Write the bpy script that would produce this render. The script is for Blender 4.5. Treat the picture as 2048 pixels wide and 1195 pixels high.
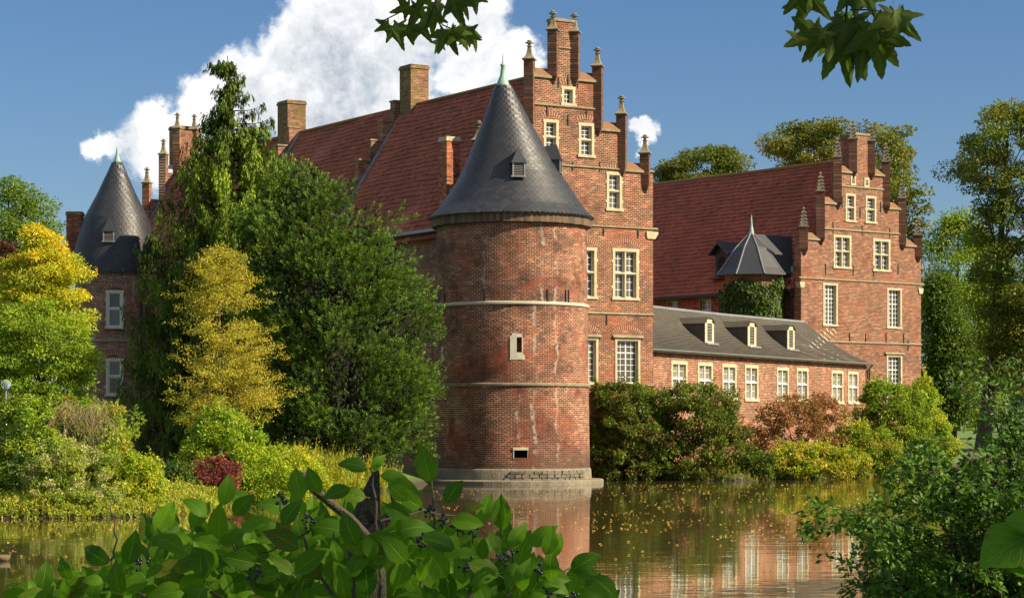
import bpy, math, random
import numpy as np
from mathutils import Matrix, Vector

for o in list(bpy.data.objects):
    bpy.data.objects.remove(o)
SC = bpy.context.scene
COL = SC.collection
rnd = random.Random(7)
rg = np.random.default_rng(11)
PI = math.pi

# ------------------------------------------------------------------ camera
F, CX, HY, EYE = 4600.0, 1024.0, 855.0, 3.0      # focal length and horizon of the 2048 px photograph
cam = bpy.data.cameras.new('camera')
cam.sensor_width = 36.0
cam.lens = F / 2048 * 36.0
cam.shift_y = (HY - 597.5) / 2048
cam.clip_start = 0.1
cam.clip_end = 9000
camo = bpy.data.objects.new('camera', cam)
camo.location = (0, 0, EYE)
camo.rotation_euler = (PI / 2, 0, 0)
COL.objects.link(camo)
SC.camera = camo

# ------------------------------------------------------------------ light
SUN_EL, SUN_TOWARD = math.radians(36), math.radians(19)   # sun stands to the right, a little behind the camera
sdir = Vector((math.cos(SUN_EL) * math.cos(SUN_TOWARD), -math.cos(SUN_EL) * math.sin(SUN_TOWARD), math.sin(SUN_EL)))
sun = bpy.data.lights.new('sun', 'SUN')
sun.energy = 4.9
sun.angle = math.radians(0.5)
sun.color = (1.0, 0.84, 0.60)
suno = bpy.data.objects.new('sun', sun)
suno.rotation_euler = sdir.to_track_quat('Z', 'Y').to_euler()
suno.location = (60, -40, 80)
COL.objects.link(suno)

SC.view_settings.view_transform = 'Standard'
SC.view_settings.look = 'None'
SC.view_settings.gamma = 1.0
SC.view_settings.exposure = 0.92
SC.view_settings.use_curve_mapping = False
SC.cycles.max_bounces = 7
SC.cycles.diffuse_bounces = 3
SC.cycles.transmission_bounces = 4
SC.cycles.glossy_bounces = 3
SC.cycles.sample_clamp_indirect = 6


class NT:
    """small helper round a node tree"""
    def __init__(s, tree):
        s.t = tree

    def n(s, typ, **kw):
        nd = s.t.nodes.new(typ)
        for k, v in kw.items():
            if k in nd.inputs.keys() and not hasattr(type(nd), k):
                nd.inputs[k].default_value = v
            else:
                setattr(nd, k, v)
        return nd

    def put(s, sock, val):
        if isinstance(val, bpy.types.NodeSocket):
            s.t.links.new(val, sock)
        else:
            sock.default_value = val

    def math(s, op, a, b=0.0, c=None, clamp=False):
        nd = s.t.nodes.new('ShaderNodeMath')
        nd.operation = op
        nd.use_clamp = clamp
        s.put(nd.inputs[0], a)
        s.put(nd.inputs[1], b)
        if c is not None:
            s.put(nd.inputs[2], c)
        return nd.outputs[0]

    def vmath(s, op, a, b=None, scale=None):
        nd = s.t.nodes.new('ShaderNodeVectorMath')
        nd.operation = op
        s.put(nd.inputs[0], a)
        if b is not None:
            s.put(nd.inputs[1], b)
        if scale is not None:
            s.put(nd.inputs['Scale'], scale)
        return nd.outputs['Value'] if op in ('DOT_PRODUCT', 'LENGTH', 'DISTANCE') else nd.outputs[0]

    def mix(s, fac, a, b, blend='MIX'):
        nd = s.t.nodes.new('ShaderNodeMix')
        nd.data_type = 'RGBA'
        nd.blend_type = blend
        s.put(nd.inputs[0], fac)
        s.put(nd.inputs[6], a if isinstance(a, bpy.types.NodeSocket) or len(a) == 4 else (*a, 1))
        s.put(nd.inputs[7], b if isinstance(b, bpy.types.NodeSocket) or len(b) == 4 else (*b, 1))
        return nd.outputs[2]

    def noise(s, vec, scale, detail=4.0, rough=0.55, dist=0.0):
        nd = s.t.nodes.new('ShaderNodeTexNoise')
        if vec is not None:
            s.put(nd.inputs['Vector'], vec)
        nd.inputs['Scale'].default_value = scale
        nd.inputs['Detail'].default_value = detail
        nd.inputs['Roughness'].default_value = rough
        nd.inputs['Distortion'].default_value = dist
        return nd.outputs[0]

    def rng(s, val, a, b, c=0.0, d=1.0, smooth=False):
        nd = s.t.nodes.new('ShaderNodeMapRange')
        if smooth:
            nd.interpolation_type = 'SMOOTHSTEP'
        s.put(nd.inputs[0], val)
        for i, v in enumerate((a, b, c, d)):
            nd.inputs[i + 1].default_value = v
        return nd.outputs[0]


# ------------------------------------------------------------------ sky
def pix_dir(u, v):
    return Vector(((u - CX) / F, 1.0, (HY - v) / F)).normalized()


world = bpy.data.worlds.new('World')
SC.world = world
world.use_nodes = True
wt = world.node_tree
wt.nodes.clear()
W = NT(wt)
sky = W.n('ShaderNodeTexSky', sky_type='NISHITA', sun_disc=False)
sky.sun_elevation = SUN_EL
sky.sun_rotation = math.atan2(sdir.x, sdir.y)
sky.altitude = 60
sky.air_density = 1.0
sky.dust_density = 0.3
sky.ozone_density = 2.5
tc = W.n('ShaderNodeTexCoord')
D = W.vmath('NORMALIZE', tc.outputs['Generated'])
skyc = W.mix(1.0, sky.outputs[0], (0.80, 0.86, 1.0), 'MULTIPLY')
hs = W.n('ShaderNodeHueSaturation')
hs.inputs['Saturation'].default_value = 1.14
hs.inputs['Value'].default_value = 0.38
W.put(hs.inputs['Color'], skyc)
# cumulus: soft lobes by sky direction, broken up by noise, plus unseen cloud above the view, added for ambient light
wn = W.n('ShaderNodeTexNoise')
W.put(wn.inputs['Vector'], D)
wn.inputs['Scale'].default_value = 42
wn.inputs['Detail'].default_value = 5
wn.inputs['Roughness'].default_value = 0.62
wv = W.vmath('SUBTRACT', wn.outputs['Color'], (0.5, 0.5, 0.5))
DW = W.vmath('ADD', D, W.vmath('SCALE', wv, scale=0.036))
lobes = [(330, 305, 115), (430, 235, 110), (540, 185, 135), (600, 105, 120), (700, 20, 165), (860, 0, 190), (960, 110, 115),
         (1035, 125, 66), (720, 230, 230), (215, 290, 48), (1285, 280, 46), (800, -130, 240)]
acc = None
for (u, v, r) in lobes:
    d = pix_dir(u, v)
    dist = W.vmath('DISTANCE', DW, tuple(d))
    m = W.rng(dist, 0.25 * r / F, 1.25 * r / F, 1.0, 0.0, True)
    acc = m if acc is None else W.math('SMOOTH_MAX', acc, m, 0.15)
fine = W.noise(D, 130, 5, 0.62)
dens = W.math('ADD', acc, W.math('MULTIPLY', W.math('SUBTRACT', fine, 0.5), 0.75))
alpha = W.rng(dens, 0.24, 0.76, 0, 1, True)
# unseen cumulus above the view, thickened to whiten and lift the ambient light
sep = W.n('ShaderNodeSeparateXYZ')
W.put(sep.inputs[0], D)
far = W.noise(D, 3.2, 5, 0.6)
farm = W.math('MULTIPLY', W.rng(far, 0.46, 0.60, 0, 0.95, True), W.rng(sep.outputs[2], 0.20, 0.30, 0, 1))
alpha = W.math('MAXIMUM', alpha, farm)
shade = W.noise(DW, 34, 4, 0.6)
core = W.rng(W.vmath('DISTANCE', DW, tuple(pix_dir(690, 190))), 40 / F, 260 / F, 1, 0, True)
sh = W.math('ADD', W.rng(shade, 0.32, 0.72, 0, 0.62), W.math('MULTIPLY', core, W.rng(fine, 0.3, 0.7, 0.08, 0.48)), clamp=True)
cloud = W.mix(sh, (5.2, 5.15, 5.1), (1.55, 1.85, 2.2))
skym = W.mix(alpha, hs.outputs[0], cloud)
bg = W.n('ShaderNodeBackground')
bg.inputs['Strength'].default_value = 0.13
W.put(bg.inputs['Color'], skym)
wo = W.n('ShaderNodeOutputWorld')
wt.links.new(bg.outputs[0], wo.inputs[0])


# ------------------------------------------------------------------ materials
def new_mat(name):
    m = bpy.data.materials.new(name)
    m.use_nodes = True
    m.node_tree.nodes.clear()
    T = NT(m.node_tree)
    b = T.n('ShaderNodeBsdfPrincipled')
    out = T.n('ShaderNodeOutputMaterial')
    m.node_tree.links.new(b.outputs[0], out.inputs[0])
    return m, T, b, out


def bump(T, b, h, strength=0.5, dist=0.02):
    nd = T.n('ShaderNodeBump')
    nd.inputs['Strength'].default_value = strength
    nd.inputs['Distance'].default_value = dist
    T.put(nd.inputs['Height'], h)
    T.put(b.inputs['Normal'], nd.outputs[0])


def plain(name, col, rough=0.7, var=0.25, scale=3.0, col2=None, metal=0.0, bs=0.3, bd=0.01):
    m, T, b, _ = new_mat(name)
    co = T.n('ShaderNodeTexCoord').outputs['Object']
    f = T.noise(co, scale, 6, 0.62)
    c2 = col2 or tuple(c * (1 - var) for c in col)
    c = T.mix(T.rng(f, 0.32, 0.68), col, c2)
    f2 = T.noise(co, scale * 9, 4, 0.6)
    c = T.mix(T.rng(f2, 0.3, 0.8, 0, 0.45), c, tuple(x * 0.6 for x in col))
    T.put(b.inputs['Base Color'], c)
    b.inputs['Roughness'].default_value = rough
    b.inputs['Metallic'].default_value = metal
    if bs:
        bump(T, b, f2, bs, bd)
    return m


def brick_mat(name, c1, c2, mortar, dark=(0.06, 0.03, 0.022), radius=None, stain=0.55, lime=0.35, moss=0.0):
    """procedural running brick; on round towers the courses follow the wall (angle * radius)"""
    m, T, b, _ = new_mat(name)
    co = T.n('ShaderNodeTexCoord').outputs['Object']
    s = T.n('ShaderNodeSeparateXYZ')
    T.put(s.inputs[0], co)
    if radius:
        ang = T.math('ARCTAN2', s.outputs[0], T.math('MULTIPLY', s.outputs[1], -1.0))
        hx = T.math('MULTIPLY', ang, radius)
    else:
        hx = T.math('ADD', s.outputs[0], s.outputs[1])
    cmb = T.n('ShaderNodeCombineXYZ')
    T.put(cmb.inputs[0], hx)
    wob = T.noise(co, 1.3, 3, 0.5)
    T.put(cmb.inputs[1], T.math('ADD', s.outputs[2], T.math('MULTIPLY', T.math('SUBTRACT', wob, 0.5), 0.035)))
    br = T.n('ShaderNodeTexBrick')
    T.put(br.inputs['Vector'], cmb.outputs[0])
    br.inputs['Scale'].default_value = 1.0
    br.inputs['Brick Width'].default_value = 0.29
    br.inputs['Row Height'].default_value = 0.104
    br.inputs['Mortar Size'].default_value = 0.0115
    br.inputs['Mortar Smooth'].default_value = 0.25
    br.inputs['Bias'].default_value = -0.1
    br.inputs['Color1'].default_value = (*c1, 1)
    br.inputs['Color2'].default_value = (*c2, 1)
    br.inputs['Mortar'].default_value = (*mortar, 1)
    # second brick grid gives single odd bricks
    cell = T.n('ShaderNodeTexWhiteNoise')
    cc = T.n('ShaderNodeCombineXYZ')
    row = T.math('FLOOR', T.math('DIVIDE', s.outputs[2], 0.104))
    T.put(cc.inputs[0], T.math('FLOOR', T.math('ADD', T.math('DIVIDE', hx, 0.29), T.math('MULTIPLY', row, 0.5))))
    T.put(cc.inputs[1], row)
    T.put(cell.inputs[0], cc.outputs[0])
    pale = tuple(min(1, x * 1.7 + 0.06) for x in c1)
    c = T.mix(T.rng(cell.outputs[0], 0.80, 0.9, 0, 0.65), br.outputs[0], pale)
    c = T.mix(T.rng(cell.outputs[0], 0.32, 0.12, 0, 0.8), c, dark)
    c = T.mix(br.outputs['Fac'], c, (*mortar, 1))
    big = T.noise(co, 0.33, 4, 0.62)
    c = T.mix(T.rng(big, 0.46, 0.68, 0, stain), c, dark)
    red = T.noise(co, 0.6, 3, 0.6)
    c = T.mix(T.rng(red, 0.5, 0.72, 0, 0.55), c, tuple(x * y for x, y in zip(c1, (1.25, 0.85, 0.75))))
    pt = T.noise(co, 1.15, 5, 0.68)
    c = T.mix(T.rng(pt, 0.50, 0.66, 0, 0.55 * stain + 0.15), c, tuple(x * 0.8 for x in dark))
    # lime bloom
    lm = T.noise(co, 1.9, 4, 0.7)
    c = T.mix(T.rng(lm, 0.63, 0.72, 0, lime), c, (0.50, 0.43, 0.34))
    if radius:   # a few pale repair seams running down the tower
        seam = None
        wig = T.math('ADD', T.noise(co, 0.8, 3, 0.7), T.math('MULTIPLY', T.math('SUBTRACT', T.noise(co, 4.5, 2, 0.6), 0.5), 0.22))
        brk = T.rng(T.noise(co, 1.6, 4, 0.75), 0.45, 0.60)
        for (a0, lo, hi) in ((0.62, -1, 14.2), (0.30, -1, 10.4), (0.42, 9.0, 14.4), (-0.35, 8.0, 13.2), (0.10, 2.0, 5.4)):
            dx = T.math('ABSOLUTE', T.math('ADD', T.math('SUBTRACT', hx, a0 * radius), T.math('MULTIPLY', T.math('SUBTRACT', wig, 0.5), 1.1)))
            k = T.math('MULTIPLY', T.rng(dx, 0.02, 0.11, 1, 0), T.math('MULTIPLY', T.rng(s.outputs[2], lo, lo + 0.3), T.rng(s.outputs[2], hi - 0.3, hi, 1, 0)))
            seam = k if seam is None else T.math('MAXIMUM', seam, k)
        c = T.mix(T.math('MULTIPLY', T.math('MULTIPLY', seam, brk), 0.62), c, (0.52, 0.46, 0.37))
        damp = T.rng(T.math('ADD', s.outputs[2], T.math('MULTIPLY', wig, 3.0)), 2.0, 3.6, 0.7, 0)
        c = T.mix(damp, c, (0.075, 0.06, 0.04))
    if moss:
        ms = T.noise(co, 1.1, 5, 0.6)
        c = T.mix(T.rng(ms, 0.42, 0.62, 0, moss), c, (0.16, 0.13, 0.035))
    T.put(b.inputs['Base Color'], c)
    b.inputs['Roughness'].default_value = 0.85
    b.inputs['Specular IOR Level'].default_value = 0.25
    hgt = T.math('ADD', T.math('MULTIPLY', br.outputs['Fac'], -1.0), T.math('MULTIPLY', T.noise(co, 14, 2, 0.6), 0.6))
    bump(T, b, hgt, 0.9, 0.018)
    return m


MORT = (0.60, 0.49, 0.33)
M = {}
M['brick'] = brick_mat('brick_main', (0.270, 0.081, 0.032), (0.149, 0.045, 0.023), MORT, stain=0.6)
M['brick_r'] = brick_mat('brick_right', (0.261, 0.095, 0.047), (0.167, 0.058, 0.032), (0.50, 0.39, 0.26), stain=0.35)
M['brick_low'] = brick_mat('brick_low', (0.279, 0.088, 0.040), (0.189, 0.056, 0.029), (0.62, 0.50, 0.34), stain=0.3, lime=0.3)
M['brick_tower'] = brick_mat('brick_tower', (0.270, 0.070, 0.030), (0.144, 0.040, 0.022), MORT, radius=4.15, stain=0.85, lime=0.4)
M['brick_turret'] = brick_mat('brick_turret', (0.27, 0.11, 0.07), (0.18, 0.07, 0.045), (0.45, 0.37, 0.28), radius=2.9, stain=0.4)
M['brick_red'] = brick_mat('brick_red', (0.30, 0.085, 0.055), (0.25, 0.07, 0.045), (0.30, 0.13, 0.09), stain=0.3, lime=0.1)
M['brick_moss'] = brick_mat('brick_moss', (0.26, 0.12, 0.06), (0.17, 0.075, 0.04), (0.42, 0.34, 0.22), stain=0.5, moss=0.75)
M['brick_orange'] = brick_mat('brick_orange', (0.42, 0.15, 0.07), (0.36, 0.12, 0.06), (0.40, 0.17, 0.09), stain=0.15, lime=0.1)
M['brick_dark'] = brick_mat('brick_dark', (0.15, 0.062, 0.036), (0.09, 0.042, 0.028), (0.30, 0.22, 0.14), stain=0.6, lime=0.15)
M['stone'] = plain('sandstone', (0.60, 0.53, 0.34), 0.8, 0.35, 2.0)
M['stone_weathered'] = plain('weathered_stone', (0.33, 0.28, 0.17), 0.85, 0.5, 2.5)
M['stone_grey'] = plain('grey_stone', (0.27, 0.235, 0.165), 0.9, 0.5, 1.2, bs=0.8, bd=0.05)
M['plaster'] = plain('pale_plaster', (0.60, 0.57, 0.45), 0.8, 0.2, 2.0)
M['white'] = plain('white_paint', (0.80, 0.79, 0.74), 0.45, 0.08, 4.0, bs=0.0)
M['voussoir'] = plain('voussoir_brick', (0.25, 0.075, 0.035), 0.85, 0.5, 6.0)
M['mortar'] = plain('arch_mortar', (0.55, 0.46, 0.32), 0.9, 0.2, 5.0)
M['gutter'] = plain('dull_gutter', (0.12, 0.14, 0.11), 0.6, 0.3, 3.0)
M['lead'] = plain('lead_flashing', (0.32, 0.34, 0.35), 0.5, 0.35, 3.0, metal=0.2)
M['copper'] = plain('green_copper', (0.30, 0.46, 0.40), 0.6, 0.3, 3.0)
M['iron'] = plain('black_iron', (0.02, 0.02, 0.02), 0.6, 0.3, 5.0)
M['tiletop'] = plain('coping_tiles', (0.25, 0.10, 0.05), 0.8, 0.5, 2.5, col2=(0.16, 0.11, 0.04))
M['louver'] = plain('grey_louver', (0.13, 0.12, 0.11), 0.7, 0.4, 6.0)
M['dark'] = plain('dark_opening', (0.012, 0.011, 0.010), 0.9, 0.3, 3.0, bs=0)
M['darkwood'] = plain('dark_wood', (0.055, 0.042, 0.034), 0.7, 0.4, 4.0)
M['bark'] = plain('bark', (0.075, 0.058, 0.04), 0.9, 0.45, 4.0, bs=0.8, bd=0.03)
M['bark_pale'] = plain('pale_bark', (0.20, 0.17, 0.11), 0.9, 0.4, 4.0, bs=0.6, bd=0.02)
M['twig'] = plain('brown_twig', (0.05, 0.034, 0.02), 0.8, 0.4, 30.0, bs=0.6, bd=0.003)
M['straw'] = plain('dry_straw_twig', (0.34, 0.26, 0.13), 0.9, 0.4, 5.0)
M['grey_metal'] = plain('grey_metal', (0.35, 0.36, 0.36), 0.4, 0.2, 5.0, metal=0.7)


def wood_boards():
    m, T, b, _ = new_mat('eave_boards')
    co = T.n('ShaderNodeTexCoord').outputs['Object']
    oi = T.n('ShaderNodeObjectInfo')
    c = T.mix(oi.outputs['Random'], (0.07, 0.045, 0.028), (0.22, 0.13, 0.065))
    f = T.noise(co, 9, 4, 0.6)
    c = T.mix(T.rng(f, 0.35, 0.7, 0, 0.6), c, (0.04, 0.03, 0.025))
    T.put(b.inputs['Base Color'], c)
    b.inputs['Roughness'].default_value = 0.8
    return m


def glass_mat(name='window_glass', ca=(0.035, 0.038, 0.036), cb=(0.12, 0.115, 0.10)):
    m, T, b, _ = new_mat(name)
    co = T.n('ShaderNodeTexCoord').outputs['Object']
    oi = T.n('ShaderNodeObjectInfo')
    c = T.mix(oi.outputs['Random'], ca, cb)
    T.put(b.inputs['Base Color'], c)
    b.inputs['Roughness'].default_value = 0.06
    b.inputs['IOR'].default_value = 1.55
    bump(T, b, T.noise(co, 2.2, 2, 0.5), 0.12, 0.05)
    return m


def roof_mat(name, a, bcol, moss, rough=0.75, mossamt=0.35, sc=1.0):
    """colour, per-piece tint from the Col attribute, soot and moss"""
    m, T, b, _ = new_mat(name)
    co = T.n('ShaderNodeTexCoord').outputs['Object']
    at = T.n('ShaderNodeAttribute', attribute_name='Col')
    c = T.mix(at.outputs['Fac'], a, bcol)
    f = T.noise(co, 0.30 * sc, 6, 0.65)
    c = T.mix(T.rng(f, 0.42, 0.70, 0, 0.6), c, tuple(x * 0.45 for x in a))
    g = T.noise(co, 0.9 * sc, 7, 0.7)
    c = T.mix(T.rng(g, 0.52, 0.72, 0, mossamt), c, moss)
    h = T.noise(co, 7 * sc, 4, 0.6)
    c = T.mix(T.rng(h, 0.35, 0.75, 0, 0.35), c, tuple(x * 0.5 for x in a))
    T.put(b.inputs['Base Color'], c)
    T.put(b.inputs['Roughness'], T.rng(h, 0.3, 0.7, rough - 0.12, rough + 0.12))
    bump(T, b, h, 0.35, 0.012)
    return m


M['boards'] = wood_boards()
M['glass'] = glass_mat()
M['curtained'] = glass_mat('curtained_glass', (0.17, 0.15, 0.11), (0.30, 0.27, 0.20))
M['tiles'] = roof_mat('clay_pantiles', (0.43, 0.125, 0.064), (0.25, 0.075, 0.046), (0.19, 0.11, 0.048), mossamt=0.5)
M['slate'] = roof_mat('tower_slate', (0.033, 0.037, 0.044), (0.018, 0.020, 0.025), (0.045, 0.046, 0.042), 0.50, 0.3)
M['slate_low'] = roof_mat('low_wing_slate', (0.095, 0.083, 0.060), (0.066, 0.059, 0.045), (0.12, 0.10, 0.06), 0.80, 0.5)


def leaf_mat(name, trans=0.35, rough=0.5, spec=0.3):
    m, T, b, out = new_mat(name)
    at = T.n('ShaderNodeAttribute', attribute_name='Col')
    T.put(b.inputs['Base Color'], at.outputs['Color'])
    b.inputs['Roughness'].default_value = rough
    b.inputs['Specular IOR Level'].default_value = spec
    tr = T.n('ShaderNodeBsdfTranslucent')
    T.put(tr.inputs['Color'], T.mix(1.0, at.outputs['Color'], (1.25, 1.25, 0.55), 'MULTIPLY'))
    mx = T.n('ShaderNodeMixShader')
    mx.inputs[0].default_value = trans
    m.node_tree.links.new(b.outputs[0], mx.inputs[1])
    m.node_tree.links.new(tr.outputs[0], mx.inputs[2])
    m.node_tree.links.new(mx.outputs[0], out.inputs[0])
    return m


M['leaf'] = leaf_mat('foliage', 0.38)
M['needle'] = leaf_mat('needle_foliage', 0.22, 0.6, 0.2)


def big_leaf_mat(name, ca, cb, vein, nveins):
    """near leaves: UV u across (-1..1), v along; midrib and side veins as relief and a slightly paler tint"""
    m, T, b, out = new_mat(name)
    uv = T.n('ShaderNodeUVMap')
    uv.uv_map = 'UVMap'
    s = T.n('ShaderNodeSeparateXYZ')
    T.put(s.inputs[0], uv.outputs[0])
    au = T.math('ABSOLUTE', T.math('SUBTRACT', T.math('MULTIPLY', s.outputs[0], 2.0), 1.0))
    ph = T.math('SUBTRACT', T.math('MULTIPLY', s.outputs[1], nveins), T.math('MULTIPLY', au, nveins * 0.42))
    saw = T.math('ABSOLUTE', T.math('SUBTRACT', T.math('FRACT', ph), 0.5))
    side = T.rng(saw, 0.40, 0.5, 0, 1, True)
    mid = T.rng(au, 0.0, 0.09, 1, 0, True)
    v = T.math('MAXIMUM', side, mid)
    oi = T.n('ShaderNodeObjectInfo')
    co = T.n('ShaderNodeTexCoord').outputs['Object']
    c = T.mix(oi.outputs['Random'], ca, cb)
    c = T.mix(T.rng(T.noise(co, 25, 4, 0.6), 0.4, 0.75, 0, 0.5), c, tuple(x * 0.55 for x in ca))
    c = T.mix(T.rng(T.noise(co, 60, 3, 0.6), 0.68, 0.74, 0, 0.6), c, (0.10, 0.06, 0.02))
    c = T.mix(T.math('MULTIPLY', v, 0.55), c, vein)
    wear = T.math('ADD', T.noise(oi.outputs['Location'], 90, 1, 0.5), T.math('SUBTRACT', T.noise(co, 5, 4, 0.65), 0.5))
    c = T.mix(T.rng(wear, 0.66, 0.74, 0, 0.75), c, (0.13, 0.075, 0.02))
    c = T.mix(T.math('MULTIPLY', T.rng(au, 0.86, 1.0), T.rng(T.noise(co, 11, 3, 0.6), 0.5, 0.6)), c, (0.12, 0.07, 0.02))
    T.put(b.inputs['Base Color'], c)
    b.inputs['Roughness'].default_value = 0.5
    b.inputs['Specular IOR Level'].default_value = 0.14
    bump(T, b, T.math('MULTIPLY', v, -1.0), 0.6, 0.002)
    tr = T.n('ShaderNodeBsdfTranslucent')
    T.put(tr.inputs['Color'], T.mix(1.0, c, (1.5, 1.6, 0.5), 'MULTIPLY'))
    mx = T.n('ShaderNodeMixShader')
    mx.inputs[0].default_value = 0.5
    m.node_tree.links.new(b.outputs[0], mx.inputs[1])
    m.node_tree.links.new(tr.outputs[0], mx.inputs[2])
    m.node_tree.links.new(mx.outputs[0], out.inputs[0])
    return m


M['dogwood'] = big_leaf_mat('dogwood_leaf', (0.105, 0.23, 0.010), (0.030, 0.095, 0.007), (0.20, 0.34, 0.03), 7)
M['dogwood_y'] = big_leaf_mat('dogwood_leaf_yellow', (0.42, 0.36, 0.05), (0.25, 0.30, 0.04), (0.4, 0.4, 0.1), 7)
M['plane'] = big_leaf_mat('plane_leaf', (0.075, 0.115, 0.02), (0.045, 0.075, 0.016), (0.12, 0.15, 0.04), 5)
M['plane_y'] = big_leaf_mat('plane_leaf_light', (0.15, 0.24, 0.02), (0.11, 0.19, 0.02), (0.2, 0.25, 0.05), 5)


# ------------------------------------------------------------------ mesh helpers
class MB:
    def __init__(s):
        s.v, s.f, s.c = [], [], []

    def face(s, pts, col=None):
        k = len(s.v)
        s.v += [tuple(p) for p in pts]
        s.f.append(tuple(range(k, k + len(pts))))
        if col is not None:
            s.c += [col] * len(pts)

    def box(s, x0, x1, y0, y1, z0, z1):
        k = len(s.v)
        s.v += [(x, y, z) for z in (z0, z1) for y in (y0, y1) for x in (x0, x1)]
        s.f += [tuple(k + i for i in q) for q in ((0, 2, 3, 1), (4, 5, 7, 6), (0, 1, 5, 4), (2, 6, 7, 3), (1, 3, 7, 5), (0, 4, 6, 2))]

    def prism(s, poly, h0, h1, fn):
        """poly = 2D outline, swept from h0 to h1; fn(a, b, h) gives the 3D point"""
        n, k = len(poly), len(s.v)
        s.v += [fn(a, b, h0) for a, b in poly] + [fn(a, b, h1) for a, b in poly]
        s.f.append(tuple(range(k + n - 1, k - 1, -1)))
        s.f.append(tuple(range(k + n, k + 2 * n)))
        for i in range(n):
            j = (i + 1) % n
            s.f.append((k + i, k + j, k + n + j, k + n + i))

    def lathe(s, prof, seg, c=(0, 0), rot=0.0, cap=True, lean=None):
        k = len(s.v)
        for r, z in prof:
            dx = lean(z) if lean else 0.0
            for i in range(seg):
                a = rot + 2 * PI * i / seg
                s.v.append((c[0] + dx + r * math.sin(a), c[1] - r * math.cos(a), z))
        for j in range(len(prof) - 1):
            for i in range(seg):
                i2 = (i + 1) % seg
                s.f.append((k + j * seg + i, k + j * seg + i2, k + (j + 1) * seg + i2, k + (j + 1) * seg + i))
        if cap:
            s.f.append(tuple(k + i for i in range(seg))[::-1])
            s.f.append(tuple(k + (len(prof) - 1) * seg + i for i in range(seg)))

    def tube(s, pts, radii, seg=6):
        k = len(s.v)
        pts = [Vector(p) for p in pts]
        for i, p in enumerate(pts):
            t = (pts[min(i + 1, len(pts) - 1)] - pts[max(i - 1, 0)]).normalized()
            a = t.cross(Vector((0.13, 0.37, 1)) if abs(t.z) < 0.9 else Vector((1, 0.2, 0))).normalized()
            b = t.cross(a)
            for j in range(seg):
                th = 2 * PI * j / seg
                s.v.append(tuple(p + (a * math.cos(th) + b * math.sin(th)) * radii[i]))
        for i in range(len(pts) - 1):
            for j in range(seg):
                j2 = (j + 1) % seg
                s.f.append((k + i * seg + j, k + i * seg + j2, k + (i + 1) * seg + j2, k + (i + 1) * seg + j))
        e = k + (len(pts) - 1) * seg
        s.f.append(tuple(e + j for j in range(seg)))

    def mesh(s, name, mat, smooth=False):
        me = bpy.data.meshes.new(name)
        me.from_pydata(s.v, [], s.f)
        if s.c and len(s.c) == len(s.v):
            at = me.attributes.new('Col', 'FLOAT_COLOR', 'POINT')
            at.data.foreach_set('color', np.array([(c, c, c, 1) for c in s.c], 'f').ravel())
        if smooth:
            me.polygons.foreach_set('use_smooth', [True] * len(me.polygons))
        me.materials.append(M[mat] if isinstance(mat, str) else mat)
        me.update()
        return me

    def build(s, name, mat, parent=None, smooth=False, loc=None, rotz=None):
        o = bpy.data.objects.new(name, s.mesh(name, mat, smooth))
        COL.objects.link(o)
        o.parent = parent
        if loc is not None:
            o.location = loc
        if rotz is not None:
            o.rotation_euler = (0, 0, rotz)
        return o


def tag(o, label=None, cat=None, group=None, kind=None):
    for k, v in (('label', label), ('category', cat), ('group', group), ('kind', kind)):
        if v:
            o[k] = v
    return o


def empty(name, loc, rz, label, cat, group=None):
    o = bpy.data.objects.new(name, None)
    o.empty_display_size = 0.3
    COL.objects.link(o)
    o.location = loc
    o.rotation_euler = (0, 0, rz)
    return tag(o, label, cat, group)


def inst(me, name, parent, mat4):
    o = bpy.data.objects.new(name, me)
    COL.objects.link(o)
    o.parent = parent
    o.matrix_local = mat4
    return o


def P(u, v, Y):
    return Vector(((u - CX) / F * Y, Y, EYE + (HY - v) / F * Y))


class Frame:
    """a building's own axes: x along its gable front, y into the building"""
    def __init__(s, O, ang):
        s.O, s.a = O, ang
        s.c, s.s = math.cos(ang), math.sin(ang)

    def loc(s, p):
        dx, dy = p[0] - s.O[0], p[1] - s.O[1]
        return (dx * s.c + dy * s.s, -dx * s.s + dy * s.c, p[2])

    def ray(s, u, v):
        o = s.loc((0, 0, EYE))
        d = ((u - CX) / F, 1.0, (HY - v) / F)
        return o, (d[0] * s.c + d[1] * s.s, -d[0] * s.s + d[1] * s.c, d[2])

    def on_y(s, u, v, y=0.0):
        o, d = s.ray(u, v)
        t = (y - o[1]) / d[1]
        return o[0] + t * d[0], o[2] + t * d[2]

    def on_x(s, u, v, x=0.0):
        o, d = s.ray(u, v)
        t = (x - o[0]) / d[0]
        return o[1] + t * d[1], o[2] + t * d[2]


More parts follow.
